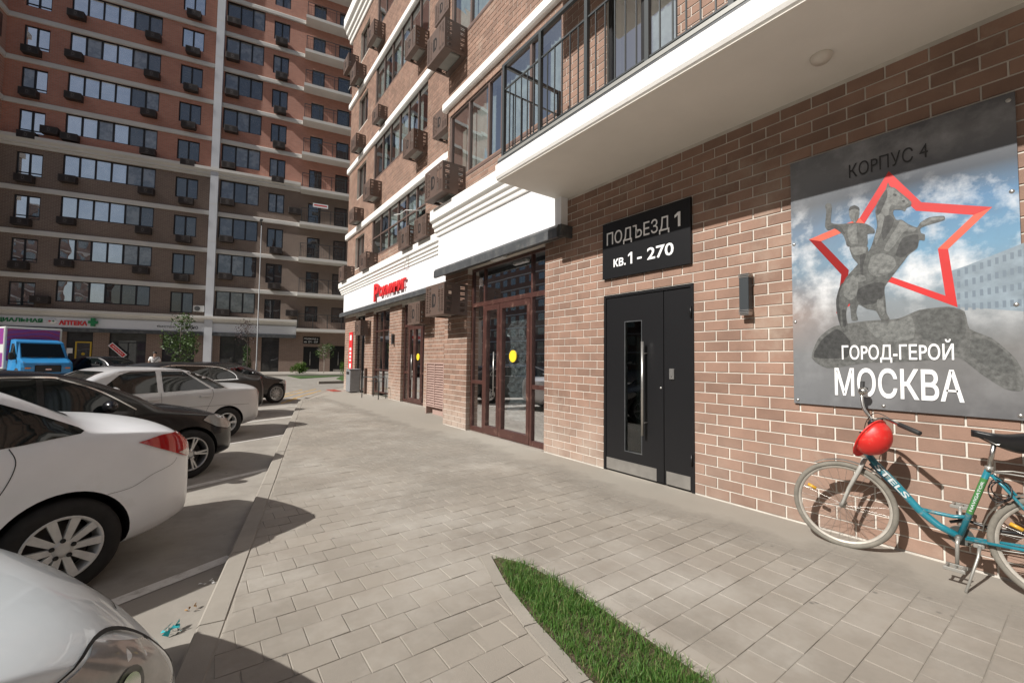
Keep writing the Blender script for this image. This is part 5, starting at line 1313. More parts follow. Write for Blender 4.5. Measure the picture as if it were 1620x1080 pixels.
# -- black hatch, front towards the pavement
loc, hd = put(2.981-2.42, 5.92+W1, 1)
bt_top = [(-.75, .70), (-.72, .95), (-.55, 1.12), (-.2, 1.24), (.3, 1.32), (.8, 1.345), (1.2, 1.325), (1.55, 1.23), (1.9, 1.06), (2.15, .945), (2.45, .88), (2.75, .80), (2.95, .71), (3.06, .60)]
car2, *_ = make_car('parked_car', 'black hatchback with a chrome window line, nosing towards the kerb behind the white saloon', black_p, loc, hd, dict(
    top=bt_top, belt=[(-.75, .7), (-.5, .92), (.5, .90), (1.9, .86), (2.4, .80), (2.8, .72), (3.06, .57)], rear=-.75, front=3.06, w=W1, wb=2.42, arch=.325, hub=.300, rimr=.205, spokes=(5, 'pair'), round=(.4, .50),
    windows=[[(-.35, 1.0), (.0, .93), (.55, .915), (.55, 1.24), (.1, 1.20), (-.2, 1.12)], [(.6, .915), (1.1, .905), (1.1, 1.26), (.6, 1.25)], [(1.15, .905), (1.78, .895), (1.80, .92), (1.55, 1.10), (1.25, 1.24), (1.15, 1.255)]],
    surround=[(-.38, 1.0), (-.2, 1.135), (.1, 1.215), (.6, 1.268), (1.15, 1.272), (1.3, 1.24), (1.58, 1.11), (1.87, .895)], surmat=chrome_t, seams=[[(1.12, .90), (1.12, .3)], [(1.85, .88), (1.83, .6), (1.8, .3)]],
    mirror=(1.60, .96), head=[(2.55, .70), (2.62, .755), (2.80, .735), (2.93, .66), (2.98, .575), (2.90, .555), (2.72, .60)], wind=[(-.56, .93), (.56, .93), (.44, 1.26), (-.44, 1.26)], rearg=[(-.42, 1.05), (.42, 1.05), (.4, 1.2), (-.4, 1.2)],
    grille=[(-.38, .36), (.38, .36), (.40, .50), (-.40, .50)], front_lines=[[(-.40, .535), (.40, .535)]], handles=[(1.25, .80), (.4, .82)], rimmat=rim_d))
# -- silver saloon, rear towards the pavement
loc, hd = put(4.763, 8.31+.78, -1)
lp_top = [(-.72, .72), (-.70, .88), (-.62, .965), (-.4, .985), (-.05, 1.0), (.12, 1.06), (.45, 1.22), (.72, 1.29), (1.1, 1.315), (1.5, 1.305), (1.72, 1.24), (2.05, 1.05), (2.3, .915), (2.6, .87), (2.9, .80), (3.05, .72), (3.12, .58)]
car3, patch3, *_ = make_car('parked_car', 'silver saloon with two dark side windows, parked tail-in beyond the black hatchback', silver_p, loc, hd, dict(
    top=lp_top, belt=[(-.72, .7), (-.6, .88), (0, .90), (1, .885), (2.2, .86), (2.7, .76), (3.12, .56)], rear=-.72, front=3.12, w=.78, wb=2.38, arch=.305, hub=.285, rimr=.18, spokes=(6, 'wide'), round=(.30, .35),
    windows=[[(.03, .93), (.10, .925), (.22, .93), (.62, 1.225), (.55, 1.23), (.38, 1.17)], [(.28, .925), (1.0, .905), (1.0, 1.245), (.68, 1.24)], [(1.08, .905), (1.85, .89), (1.88, .92), (1.55, 1.20), (1.42, 1.245), (1.08, 1.25)]],
    surround=None or [(.0, .92), (.36, 1.19), (.6, 1.262), (1.1, 1.272), (1.48, 1.262), (1.62, 1.21), (1.95, .92)], surmat=silver_p,
    seams=[[(.26, .92), (.25, .80), (.36, .55), (.42, .4)], [(1.04, .90), (1.04, .25)], [(1.93, .88), (1.93, .6), (1.9, .25)], [(-.6, .60), (1.95, .66)]],
    handles=[(.38, .80), (1.16, .79)], tail=[(-.60, .90), (-.705, .92), (-.715, .66), (-.64, .655)], mirror=(1.68, .96), wind=[(-.55, .95), (.55, .95), (.46, 1.25), (-.46, 1.25)], rearg=[(-.5, 1.03), (.5, 1.03), (.44, 1.22), (-.44, 1.22)],
    head=[(2.8, .66), (3.0, .7), (3.08, .62), (2.9, .58)], rimmat=rim_w))
# -- dark saloon, tail just showing past the silver one
loc, hd = put(6.42, 10.75+.8, -1)
car4, *_ = make_car('parked_car', 'dark saloon with an upright red tail light showing just past the silver saloon', black2_p, loc, hd, dict(
    top=[(-.74, .7), (-.73, .95), (-.6, 1.04), (-.3, 1.08), (.1, 1.20), (.5, 1.33), (1.0, 1.37), (1.5, 1.34), (1.9, 1.2), (2.3, 1.0), (2.6, .92), (2.9, .84), (3.1, .62)], belt=[(-.74, .7), (-.5, .93), (.5, .95), (2, .9), (2.6, .82), (3.1, .6)], rear=-.74, front=3.1, w=.8, wb=2.42, arch=.32, hub=.3, rimr=.2, spokes=(10, 'thin'), round=(.22, .4),
    windows=[[(.06, .99), (.2, .965), (.6, .955), (.6, 1.25), (.35, 1.21), (.12, 1.09)], [(.65, .955), (1.3, .94), (1.3, 1.28), (.65, 1.26)], [(1.35, .94), (2.0, .92), (1.8, 1.1), (1.5, 1.25), (1.35, 1.28)]],
    surround=[(1.9, .93), (.2, .955), (.05, .985), (.1, 1.10), (.34, 1.225), (.62, 1.27), (1.3, 1.295), (1.6, 1.25)], surmat=chrome_t, seams=[[(1.32, .93), (1.32, .3)]], handles=[(.8, .85)],
    tail=[(-.60, 1.0), (-.735, 1.01), (-.735, .76), (-.66, .76)], mirror=(1.85, 1.0), wind=[(-.5, .98), (.5, .98), (.44, 1.27), (-.44, 1.27)], rearg=[(-.48, 1.12), (.48, 1.12), (.44, 1.27), (-.44, 1.27)]))
# -- black saloon whose multi-spoke front wheel shows beyond
loc, hd = put(9.20-2.45, 13.35+.8, 1)
car5, *_ = make_car('parked_car', 'black saloon farthest in the row, its many-spoked front wheel showing by the yellow hatching', black_p, loc, hd, dict(
    top=bt_top, belt=[(-.75, .7), (-.5, .92), (.5, .92), (1.9, .86), (2.4, .80), (2.8, .74), (3.06, .57)], rear=-.75, front=2.95, w=.8, wb=2.45, arch=.33, hub=.315, rimr=.23, spokes=(12, 'thin'), round=(.4, .40),
    windows=[[(.0, .96), (.9, .93), (.9, 1.26), (.3, 1.22)], [(.95, .93), (1.8, .90), (1.5, 1.12), (1.2, 1.25), (.95, 1.26)]], seams=[[(1.8, .85), (1.8, .3)]], mirror=(1.6, 1.0), head=[(2.5, .66), (2.7, .75), (2.88, .68), (2.85, .6)], wind=[(-.5, .95), (.5, .95), (.44, 1.24), (-.44, 1.24)], rimmat=rim_d))
# -- pale silver-blue car at the lower left, front towards the pavement
loc, hd = put(.90-3.30, 1.35+.84, 1)
ice_top = [(-.8, .8), (-.75, 1.0), (-.3, 1.1), (.3, 1.28), (1.0, 1.36), (1.5, 1.33), (1.9, 1.18), (2.25, 1.0), (2.45, .93), (2.75, .875), (2.95, .81), (3.06, .735), (3.14, .665), (3.20, .575), (3.23, .48)]
car0, patch0, strip0, body0 = make_car('parked_car', 'pale silver-blue car in the lower left corner, only its bonnet and headlight in the picture', ice_p, loc, hd, dict(
    top=ice_top, belt=[(-.8, .78), (0, .95), (2.0, .9), (2.5, .86), (2.8, .78), (3.0, .68), (3.15, .57), (3.23, .45)], rear=-.8, front=3.23, w=.84, wb=2.45, arch=.33, hub=.30, rimr=.2, spokes=(10, 'wide'), round=(.4, .62),
    windows=[[(.2, .97), (1.1, .94), (1.1, 1.27), (.5, 1.22)], [(1.15, .94), (2.0, .92), (1.8, 1.08), (1.45, 1.26), (1.15, 1.27)]], seams=[[(1.12, .93), (1.12, .3)]], mirror=(1.8, .98), wind=[(-.56, .97), (.56, .97), (.45, 1.26), (-.45, 1.26)],
    head=[(2.66, .62), (2.76, .71), (2.95, .74), (3.10, .64), (3.16, .50), (3.05, .46), (2.80, .52)],
    top_lines=[[(2.1, -.72), (2.5, -.70), (2.75, -.67)], [(2.1, .66), (2.5, .63), (2.8, .58), (3.0, .50), (3.10, .40)], [(3.10, -.40), (3.15, -.2), (3.16, 0), (3.15, .2), (3.10, .40)]]))
def lamp_discs(pt, cs):
    for sd in (1, -1):
        for cx_, cz_, r_, mt_, nm_ in cs: pt(nm_, [(cx_+r_*math.cos(2*math.pi*q/20)*.8, cz_+r_*math.sin(2*math.pi*q/20)) for q in range(20)], mt_, sd, .0095, 'side', .02)
amb_m = M('amber_lens', (.45, .20, .05), .2, coat=1); bez_m = M('dark_lamp_bezel', (.05, .05, .05), .3, coat=1)
lamp_discs(patch0, [(2.84, .605, .062, bez_m, 'lamp_bezel'), (3.0, .60, .055, bez_m, 'lamp_bezel')])
for sd in (1, -1):
    for cx_, r_ in ((2.84, .044), (3.0, .038)): patch0('reflector', [(cx_+r_*math.cos(2*math.pi*q/20)*.8, .603+r_*math.sin(2*math.pi*q/20)) for q in range(20)], chrome_t, sd, .0125, 'side', .02)
    patch0('indicator', [(2.70, .60), (2.76, .67), (2.78, .66), (2.75, .59)], amb_m, sd, .0095, 'side', .02)
# -- small black car parked by the pharmacy
c6 = on_y(160, 600, 27)
car6, *_ = make_car('parked_car', 'black car standing beyond the blue lorry in front of the pharmacy door', black_p, (-4.75, 32.6, gz(32)), R(-46), dict(
    top=[(a, b*.98) for a, b in bt_top], belt=[(-.75, .7), (-.5, .9), (1.9, .84), (2.4, .80), (2.8, .72), (3.06, .57)], rear=-.75, front=3.06, w=.8, wb=2.3, arch=.32, hub=.3, rimr=.19, spokes=(5, 'pair'), round=(.4, .45), sides=(1, -1),
    windows=[[(-.1, .96), (.7, .92), (.7, 1.23), (.1, 1.19)], [(.75, .92), (1.75, .89), (1.5, 1.08), (1.2, 1.22), (.75, 1.23)]], head=[(2.5, .66), (2.65, .74), (2.9, .68), (2.88, .6)], wind=[(-.5, .93), (.5, .93), (.44, 1.22), (-.44, 1.22)], mirror=(1.5, .96)))
# -- a roof bracket and ornament on the silver car roof
mb = MB(); mb.cbox(-.07, .07, -.035, .035, 0, .03, .008); mb.tube([(-.03, 0, .03), (-.02, 0, .08)], .006); mb.build('roof_aerial', trim_m, car3, loc=(.62, -.0, 1.28))
# ================================================================== BLUE BOX LORRY
blue_p = M('sky_blue_van_paint', (.03, .27, .60), .35, coat=.6)
m, t, p = nt('swirl_print'); co = _coords(t, 'object'); wv = t.nodes.new('ShaderNodeTexWave'); wv.wave_type = 'RINGS'; wv.rings_direction = 'SPHERICAL'; wv.inputs['Scale'].default_value = 1.9; wv.inputs['Distortion'].default_value = 3.5; wv.inputs['Detail'].default_value = 0; wv.inputs['Detail Scale'].default_value = .6
t.links.new(co, wv.inputs['Vector']); c = ramp(t, wv.outputs['Fac'], [(0, (.30, .03, .20)), (.35, (.45, .04, .14)), (.5, (.05, .10, .42)), (.75, (.13, .03, .28)), (1, (.30, .05, .30))]); t.links.new(c, p.inputs['Base Color']); p.inputs['Roughness'].default_value = .4
swirl_m = m; box_m = M('white_box_body', (.62, .64, .62), .45, var=.06, vscale=1)
tr = empty('box_lorry', (-5.95, 30.2, gz(30)), R(-62), 'sky-blue cab box lorry with a purple and pink swirl print, facing the camera', 'lorry'); tr.scale = (1.05, 1.0, 1.07)
# cab profile: x forward, front face at x=0
cp = [(-1.75, .30), (-.10, .30), (-.02, .36), (0, .72), (-.06, .92), (-.52, 1.12), (-1.02, 1.86), (-1.35, 1.98), (-1.75, 2.0)]
def cab_w(z): return .90 if z < 1.12 else .90-.10*(z-1.12)
mb = MB(); n = len(cp); rr = [(-1, 1.0), (-.93, 1.0), (.93, 1.0), (1, 1.0)]
vs = []
for sgn, ins in ((-1, 0), (-1, 1), (1, 1), (1, 0)):
    for x, z in cp: w_ = cab_w(z); vs.append((x-(.07 if ins == 0 else 0)*(1 if x > -1 else 0), sgn*(w_-(0 if ins == 0 else .10)), z-(0.03 if (ins == 0 and z > 1.9) else 0)))
mb.add(vs, [(k*n+i, k*n+(i+1) % n, (k+1)*n+(i+1) % n, (k+1)*n+i) for k in range(3) for i in range(n)]+[tuple(range(n)), tuple(3*n+n-1-i for i in range(n))])
mb.build('cab', blue_p, tr)
def quad(mb, pts): mb.add(pts, [tuple(range(len(pts)))])
wz = lambda z: -.52-(z-1.12)*(.5/.74)
mb = MB(); quad(mb, [(wz(1.17)+.012, -.76, 1.17), (wz(1.17)+.012, .76, 1.17), (wz(1.80)+.012, .70, 1.80), (wz(1.80)+.012, -.70, 1.80)]); mb.build('windscreen', car_glass_m, tr, fixn=False)
for s_ in (-1, 1):
    mb = MB(); quad(mb, [(-.72, s_*.902, 1.10), (-1.50, s_*.902, 1.05), (-1.50, s_*.835, 1.78), (-1.18, s_*.835, 1.78)]); mb.build('side_window', car_glass_m, tr, fixn=False)
    mb = MB(); quad(mb, [(.006, s_*.50, .70), (.006, s_*.80, .68), (-.05, s_*.83, .86), (-.10, s_*.83, .97), (-.055, s_*.52, .85)]); mb.build('headlight', clear_l, tr, fixn=False)
    mb = MB(); mb.cbox(-.03, .012, min(s_*.60, s_*.78), max(s_*.60, s_*.78), .66, .72, .004); mb.build('indicator', M('amber_lamp', (.8, .25, .03), .2), tr)
    mb = MB(); mb.cbox(-.85, -.72, min(s_*.95, s_*1.12), max(s_*.95, s_*1.12), 1.05, 1.38, .03); mb.tube([(-.78, s_*.88, 1.1), (-.78, s_*.97, 1.15)], .02); mb.build('mirror', trim_m, tr)
    for x in (-.62, -3.6):
        mb = MB(); mb.lathe([(.2, .0), (.33, .01), (.35, .04), (.35, .2), (.2, .2)], (0, 0, 0), (0, -s_, 0), 28); w_ = mb.build('wheel', tyre_black, tr, loc=(x, s_*.90, .35)); mb = MB(); mb.lathe([(0, .05), (.12, .03), (.2, .0), (.2, .06)], (0, 0, 0), (0, -s_, 0), 20); mb.build('rim', rim_w, w_)
mb = MB(); mb.cbox(-.02, .02, -.46, .46, .50, .82, .03); mb.build('grille', trim_m, tr)
for q in range(3): mb = MB(); mb.box(.0205, .027, -.40, .40, .55+.09*q, .565+.09*q); mb.build('grille_bar', M('grey_grille_bar', (.08, .08, .085), .4) if q == 0 else bpy.data.materials['grey_grille_bar'], tr)
for y_ in (-.45, .12):
    mb = MB(); mb.tube([(wz(1.15)+.03, y_, 1.15), (wz(1.30)+.03, y_+.42, 1.27)], .008, 5); mb.build('wiper', trim_m, tr)
mb = MB(); mb.add([(-.10, -.84, .97), (-.50, -.80, 1.13), (-.50, .80, 1.13), (-.10, .84, .97)], [(0, 1, 2, 3)]); 
mb = MB()
for s_ in (-1, 1): mb.box(-1.70, -.12, min(s_*.905, s_*.90), max(s_*.905, s_*.90), .985, .99); mb.box(-.70, -.695, min(s_*.905, s_*.90), max(s_*.905, s_*.90), .40, 1.05)
mb.build('door_seam', seam_m, tr)
mb = MB(); mb.box(.021, .028, -.10, .10, .60, .66); mb.build('badge', chrome_t, tr)
mb = MB(); mb.cbox(-.10, .03, -.88, .88, .26, .44, .02); mb.build('bumper', M('dark_blue_bumper', (.02, .06, .13), .5), tr)
mb = MB(); mb.box(.031, .036, -.25, .25, .30, .39); mb.build('number_plate', white_m, tr)
mb = MB(); mb.cbox(-4.9, -1.78, -1.02, 1.02, .62, 2.56, .03); bxo = mb.build('cargo_box', box_m, tr)
mb = MB(); quad(mb, [(-1.775, -.93, 1.0), (-1.775, .93, 1.0), (-1.775, .93, 2.47), (-1.775, -.93, 2.47)]); mb.build('swirl_panel', swirl_m, bxo, fixn=False)
for s_ in (-1, 1):
    mb = MB(); quad(mb, [(-1.87, s_*1.024, .70), (-4.82, s_*1.024, .70), (-4.82, s_*1.024, 1.35), (-1.87, s_*1.024, 1.35)]); quad(mb, [(-1.87, s_*1.024, 1.75), (-4.82, s_*1.024, 1.75), (-4.82, s_*1.024, 2.48), (-1.87, s_*1.024, 2.48)]); mb.build('swirl_panel', swirl_m, bxo, fixn=False)
mb = MB(); mb.box(-4.8, -1.8, -.4, .4, .40, .62); mb.build('chassis', trim_m, tr)
# ================================================================== FAR TOWER (local frame: x along the facade, -y towards the camera)
DV = Vector((math.sin(R(99.731)), math.cos(R(99.731)), 0)); TR = math.atan2(DV.y, DV.x); KF = 42/37
TO = Vector((.853*KF, 36.99*KF, 0))
S = lambda s: s*KF
Z = lambda z: 1.4+(z-1.4)*KF
tw = empty('apartment_tower', tuple(TO), TR, 'tall red and brown brick tower across the court with a pharmacy below', 'building')
redb = brick_tex('red_brickwork', (.58, .25, .175), (.48, .195, .135), (.46, .34, .28), .27, .095, .012)
brnb = brick_tex('brown_tower_brickwork', (.235, .170, .135), (.195, .138, .110), (.32, .27, .23), .27, .095, .012)
brng = brick_tex('brown_ground_brickwork', (.235, .162, .128), (.195, .13, .10), (.32, .26, .22), .27, .095, .012)
band_m = M('pale_stone_band', (.66, .64, .60), .8, var=.06, vscale=.7, space='world'); duct_m = M('grey_white_duct', (.62, .64, .67), .5, var=.06, vscale=.8, space='world')
tfr = M('black_window_frame', (.018, .019, .022), .5)
gA = far_glass('painted_sky_glass', (.62, .66, .70), .84); gB = far_glass('dull_glass', (.030, .031, .034), .20); gD = far_glass('dark_shop_glass', (.018, .018, .02), .05); gC = far_glass('curtained_glass', (.15, .15, .145), .22)  # gA: pale diffuse base paints the sky reflection into the panes
tcg = M('dark_cage_steel', (.040, .030, .026), .6, var=.1, vscale=2, space='world')
SL, SR = S(-11.3), S(13.5); ZB = .2; ZT = Z(37.0); ZC0, ZC1 = Z(14.15), Z(14.75)
NR_ = range(-1, 10)
def row(k): return 2.673*k
cols = [('c1', -10.53, -9.34, 7.05, 8.51, (-9.94,)), ('c2', -8.43, -3.78, 7.42, 8.78, (-7.65, -6.88, -6.10, -5.30, -4.52)), ('c3', -2.68, -1.40, 7.09, 8.51, (-2.04,)), ('c4', -.10, 2.31, 7.25, 8.78, (.75, 1.53)), ('c5', 2.92, 3.98, 6.95, 8.40, (3.45,)), ('d1', 5.62, 6.52, 6.35, 8.06, ()), ('d2', 7.51, 8.45, 6.35, 8.06, ()), ('d3', 10.2, 11.1, 6.35, 8.06, ())]
holes = []
for k in NR_:
    for nm, a, b, z0, z1, mu in cols: holes.append((S(a), S(b), Z(z0+row(k)), Z(z1+row(k))))
def slab(z0, z1, mat, y0=0, y1=.35):
    mb = MB()
    for a, b, c, d in rects_minus(SL, SR, z0, z1, holes): mb.box(a, b, y0, y1, c, d)
    return mb.build('wall', mat, tw)
slab(Z(4.2), ZC0, brnb); slab(ZC0, ZT, redb)
mb = MB(); mb.box(SL, SR, .62, 14, ZB-.3, ZT); mb.build('core', dark_m, tw)
# ground floor
gh = [(S(-11.3), S(-10.6), 0, Z(2.9)), (S(-7.8), S(-6.54), 0, Z(2.9)), (S(-5.74), S(-3.86), 0, Z(2.9)), (S(-3.0), S(-1.2), 0, Z(2.9)), (S(.27), S(2.02), 0, Z(3.0)), (S(2.83), S(3.97), 0, Z(3.0)), (S(5.62), S(6.76), 0, Z(2.26)), (S(7.51), S(8.95), 0, Z(2.37))]
mb = MB()
for a, b, c, d in rects_minus(SL, SR, ZB-.3, Z(4.2), gh): mb.box(a, b, 0, .35, c, d)
mb.build('wall', brng, tw)
for a, b, c, d in gh[:6]:
    mb = MB(); f = .06; mb.box(a, a+f, .10, .16, ZB, d); mb.box(b-f, b, .10, .16, ZB, d); mb.box(a+f, b-f, .10, .16, d-f, d); mb.box(a+f, b-f, .10, .16, ZB, ZB+f); mb.box(a+f, b-f, .10, .16, 2.35, 2.35+f); mb.box((a+b)/2-.03, (a+b)/2+.03, .10, .16, ZB+f, 2.35)
    w = mb.build('shop_window', tfr, tw); q = MB(); q.add([(a, .13, ZB), (b, .13, ZB), (b, .13, d), (a, .13, d)], [(0, 1, 2, 3)]); q.build('pane', gD, w, fixn=False)
# pharmacy door with yellow frame
yf = M('yellow_door_frame', (.55, .36, .03), .45); a, b = S(-7.38), S(-6.60)
mb = MB(); mb.box(a, a+.08, .02, .09, ZB, Z(2.27)); mb.box(b-.08, b, .02, .09, ZB, Z(2.27)); mb.box(a+.08, b-.08, .02, .09, Z(2.27)-.09, Z(2.27)); d_f = mb.build('pharmacy_door', yf, tw)
q = MB(); q.add([(a, .06, ZB), (b, .06, ZB), (b, .06, Z(2.2)), (a, .06, Z(2.2))], [(0, 1, 2, 3)]); q.build('pane', gB, d_f, fixn=False)
q = MB(); q.lathe([(0, -.01), (.1, -.01), (.1, 0)], ((a+b)/2, .05, 1.5), (0, 1, 0), 20); q.build('round_sticker', yf, d_f)
mb = MB(); mb.box(S(-7.78), S(-7.5), .05, .07, 1.3, 1.9); mb.build('window_poster', white_m, tw)
# entrance doors
for a, b, c, d in gh[6:]:
    mb = MB(); mb.box(a, b, .08, .14, ZB, d); dd = mb.build('entrance_door', blackm, tw)
    mb = MB(); mb.tube([(a+(b-a)*.42, .02, .75), (a+(b-a)*.42, .02, 1.95)], .025, 8); mb.build('handle', steel_m, dd)
    mb = MB(); mb.box(a+.3, b-.08, .07, .079, ZB+.03, ZB+.2); mb.build('kick_plate', steel_m, dd)
# windows
wn = {}
for ci, (nm, a, b, z0, z1, mu) in enumerate(cols):
    for k in NR_:
        za, zb = Z(z0+row(k)), Z(z1+row(k)); hgt = zb-za
        if nm not in wn:
            A, Bx = S(a), S(b); f = .075; mb = MB()
            mb.box(A, A+f, .10, .18, 0, hgt); mb.box(Bx-f, Bx, .10, .18, 0, hgt); mb.box(A+f, Bx-f, .10, .18, 0, f); mb.box(A+f, Bx-f, .10, .18, hgt-f, hgt)
            for m_ in mu: mb.box(S(m_)-.055, S(m_)+.055, .095, .18, f, hgt-f)
            if nm == 'c1': mb.box(A+f, Bx-f, .097, .18, .22, .28)
            w = mb.build('balcony_door' if nm[0] == 'd' else 'window', tfr, tw, loc=(0, 0, za)); wn[nm] = w
        else: w = link_copy(wn[nm], tw, (0, 0, za))
        ed = [a]+list(mu)+[b]
        for i, (p0, p1) in enumerate(zip(ed, ed[1:])):
            key = (nm, i)
            x0, x1 = S(p0)+.05, S(p1)-.05
            r_ = random.random(); xc = (p0+p1)/2
            mt = gA if (xc < -4.6 or (xc < -1 and k > 5)) else gB  # pale panes imitate reflected sky, dull ones a dark reflection, set by position
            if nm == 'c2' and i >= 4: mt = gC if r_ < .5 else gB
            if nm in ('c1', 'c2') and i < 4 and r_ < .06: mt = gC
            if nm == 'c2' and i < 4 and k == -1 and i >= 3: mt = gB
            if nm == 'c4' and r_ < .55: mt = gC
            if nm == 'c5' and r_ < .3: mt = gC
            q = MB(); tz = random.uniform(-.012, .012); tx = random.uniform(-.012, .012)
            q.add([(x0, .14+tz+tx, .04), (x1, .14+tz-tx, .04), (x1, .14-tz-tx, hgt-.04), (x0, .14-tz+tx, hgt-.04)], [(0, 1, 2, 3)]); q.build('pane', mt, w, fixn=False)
# bands
for k in NR_:
    if k == 2: continue
    mb = MB(); z0, z1 = Z(8.51+.25+row(k)), Z(8.51+.55+row(k)); mb.prof([(.02, z0), (-.12, z0), (-.14, z0+.05), (-.14, z1-.05), (-.12, z1), (.02, z1)], SL-.0, S(5.07), 'x'); mb.build('band', band_m, tw)
def cor(z0, z1, d, x0, x1, mat=band_m, nm='cornice'):
    h = z1-z0; mb = MB(); mb.prof([(.02, z0), (-d*.3, z0), (-d*.35, z0+h*.2), (-d*.6, z0+h*.25), (-d*.6, z0+h*.45), (-d*.85, z0+h*.55), (-d, z0+h*.65), (-d, z0+h*.95), (.02, z1)], x0, x1, 'x'); return mb.build(nm, mat, tw)
cor(ZC0, ZC1+.05, .5, SL, S(5.07)); cor(Z(3.73), Z(4.26), .55, SL-1, S(5.12))
mb = MB(); mb.box(SL-3, S(5.08), -.30, -.002, Z(3.12), Z(3.73)); mb.build('shop_fascia', M('pale_fascia_panel', (.68, .70, .73), .45, var=.03, vscale=.6), tw)
mb = MB(); mb.box(SL-3, S(5.08), -.36, -.004, Z(2.87), Z(3.115)); mb.build('drip_fascia', fascia_m, tw)
# duct
mb = MB(); mb.box(S(-.64), S(-.17), -.42, -.002, ZB-.1, ZT); mb.build('duct', duct_m, tw)
for k in range(-2, 10):
    mb = MB(); mb.box(S(-.645), S(-.165), -.425, -.002, Z(9.5+row(k)), Z(9.53+row(k))); mb.build('duct_joint', band_m, tw)
# balconies on the right
for k in range(-2, 10):
    zb = Z(8.51+.20+row(k)); bs = MB(); bs.prof([(.02, zb), (-1.15, zb+.02), (-1.15, zb+.26), (.02, zb+.30)], S(5.08), S(13.4), 'x'); sl_ = bs.build('balcony_slab', band_m, tw)
    rr = MB(); x0, x1 = S(5.16), S(13.3); zz = zb+.3
    for (ya, yb, xa, xb) in ((-1.09, -1.05, x0, x1), (-1.07, 0, x0, x0+.04)): rr.box(xa, xb, ya, yb, zz+1.15, zz+1.19); rr.box(xa, xb, ya+.01, yb-.01, zz+.9, zz+.92); rr.box(xa, xb, ya+.01, yb-.01, zz+.08, zz+.10)
    for i in range(9): rr.box(x0+i*1.15, x0+i*1.15+.05, -1.10, -1.05, zz, zz+1.19)
    i = 0
    while x0+i*.14 < x1: rr.box(x0+i*.14, x0+i*.14+.014, -1.08, -1.066, zz+.1, zz+.9); i += 1
    tag(rr.build('balcony_railing', rail_m, tw, fixn=False), kind='stuff')
# left wing coming towards the camera
mb = MB(); XWg = SL; mb.box(XWg-6, XWg, -2.1, .3, ZB-.3, ZC0); mb.build('wing_wall', brnb, tw); mb = MB(); mb.box(XWg-6, XWg, -2.1, .3, ZC0+.02, ZT); mb.build('wing_wall', redb, tw)
for k in NR_:
    mb = MB(); z0, z1 = Z(8.51+.25+row(k)), Z(8.51+.55+row(k)); mb.box(XWg-6, XWg+.14, -2.24, -.16, z0, z1); mb.build('band', band_m, tw)
    mb = MB(); mb.box(XWg, XWg+.02, -1.8, -.5, Z(7.1+row(k)), Z(8.5+row(k))); w = mb.build('window', tfr, tw); q = MB(); q.add([(XWg+.024, -1.72, Z(7.16+row(k))), (XWg+.024, -.58, Z(7.16+row(k))), (XWg+.024, -.58, Z(8.44+row(k))), (XWg+.024, -1.72, Z(8.44+row(k)))], [(0, 1, 2, 3)]); q.build('pane', gB, w, fixn=False)
# cages
def tcage():
    o = empty('air_conditioner_cage'); w, h, d = .93, .50, .48; mb = MB(); mb.cbox(-w/2, w/2, -d, 0, -h, 0, .01); mb.build('cage_body', tcg, o)
    mb = MB()
    for i in range(5): mb.box(-w/2+.06, -.14, -d-.004, -d-.001, -h+.08+i*.075, -h+.10+i*.075); mb.box(.14, w/2-.06, -d-.004, -d-.001, -h+.08+i*.075, -h+.10+i*.075)
    tag(mb.build('slots', dark_m, o), kind='stuff'); letters('D', M('pale_cage_mark', (.10, .09, .085), .6), -.07, -d-.002, -h*.75, h*.5, .15, .003, .02, o, 'monogram'); return o
tp = None
ordn = ['first', 'second', 'third', 'fourth', 'fifth', 'sixth', 'seventh', 'eighth', 'ninth', 'tenth', 'eleventh']
spec = {'c1': [(-10.05, 7.0, 'narrow leftmost window')], 'c2': [(-8.05, 7.35, 'left end of six-pane window'), (-4.2, 7.30, 'right end of six-pane window')], 'c3': [(-2.0, 7.02, 'small window left of white duct')], 'c4': [(.42, 7.35, 'three-pane window by the white duct')], 'c5': [(3.5, 6.92, 'narrow window beside the balconies')]}
MT = Matrix.Translation(TO) @ Matrix.Rotation(TR, 4, 'Z')
for nm, lst in spec.items():
    for s_, z_, txt in lst:
        for k in range(-1, 8):
            if k == -1 and nm in ('c1', 'c3', 'c5', 'c2'): continue
            if k == 2 and nm == 'c5': continue
            if (nm == 'c1' and k > 5) or (nm == 'c2' and k > 6): continue
            P = MT @ Vector((S(s_+random.uniform(-.05, .05)), -.03, Z(z_+row(k)-(.0 if k != -1 else -.1))))
            if tp is None: tp = tcage(); o = tp
            else: o = copy_tree(tp)
            o.location = P; o.rotation_euler = (0, 0, TR)
            tag(o, f'cage under the {txt}, {ordn[k+1]} floor of the far tower', 'air conditioner cage', 'air conditioner cages on the far tower')
for s_, z_, txt in ((4.72, 12.55, 'cage beside the narrow window just above the double cornice, near the balconies'), (4.75, 4.75, 'dark cage just above the shop cornice at its right end on the far tower'), (-9.0, 15.35, 'cage between the two left windows just above the double cornice'), (-9.0, 4.78, 'dark cage right of the lowest narrow left window over the pharmacy')):
    o = copy_tree(tp); zz = z_ if abs(s_) > 4.73 or True else z_
    o.location = MT @ Vector((S(s_), -.03, Z(z_)+.25)); tag(o, txt, 'air conditioner cage', 'air conditioner cages on the far tower')
o = empty('air_conditioner', tuple(MT @ Vector((S(-1.33), -.02, Z(4.52)))), TR, 'white outdoor air conditioner unit just left of the white duct above the shops', 'air conditioner')
mb = MB(); mb.cbox(0, .72, -.3, 0, 0, .48, .015); mb.build('casing', M('white_unit', (.66, .66, .64), .5), o); mb = MB(); mb.lathe([(0, -.305), (.18, -.305), (.19, -.30)], (.27, 0, .24), (0, 1, 0), 24); mb.build('fan_grille', M('unit_fan', (.12, .13, .13), .6), o)
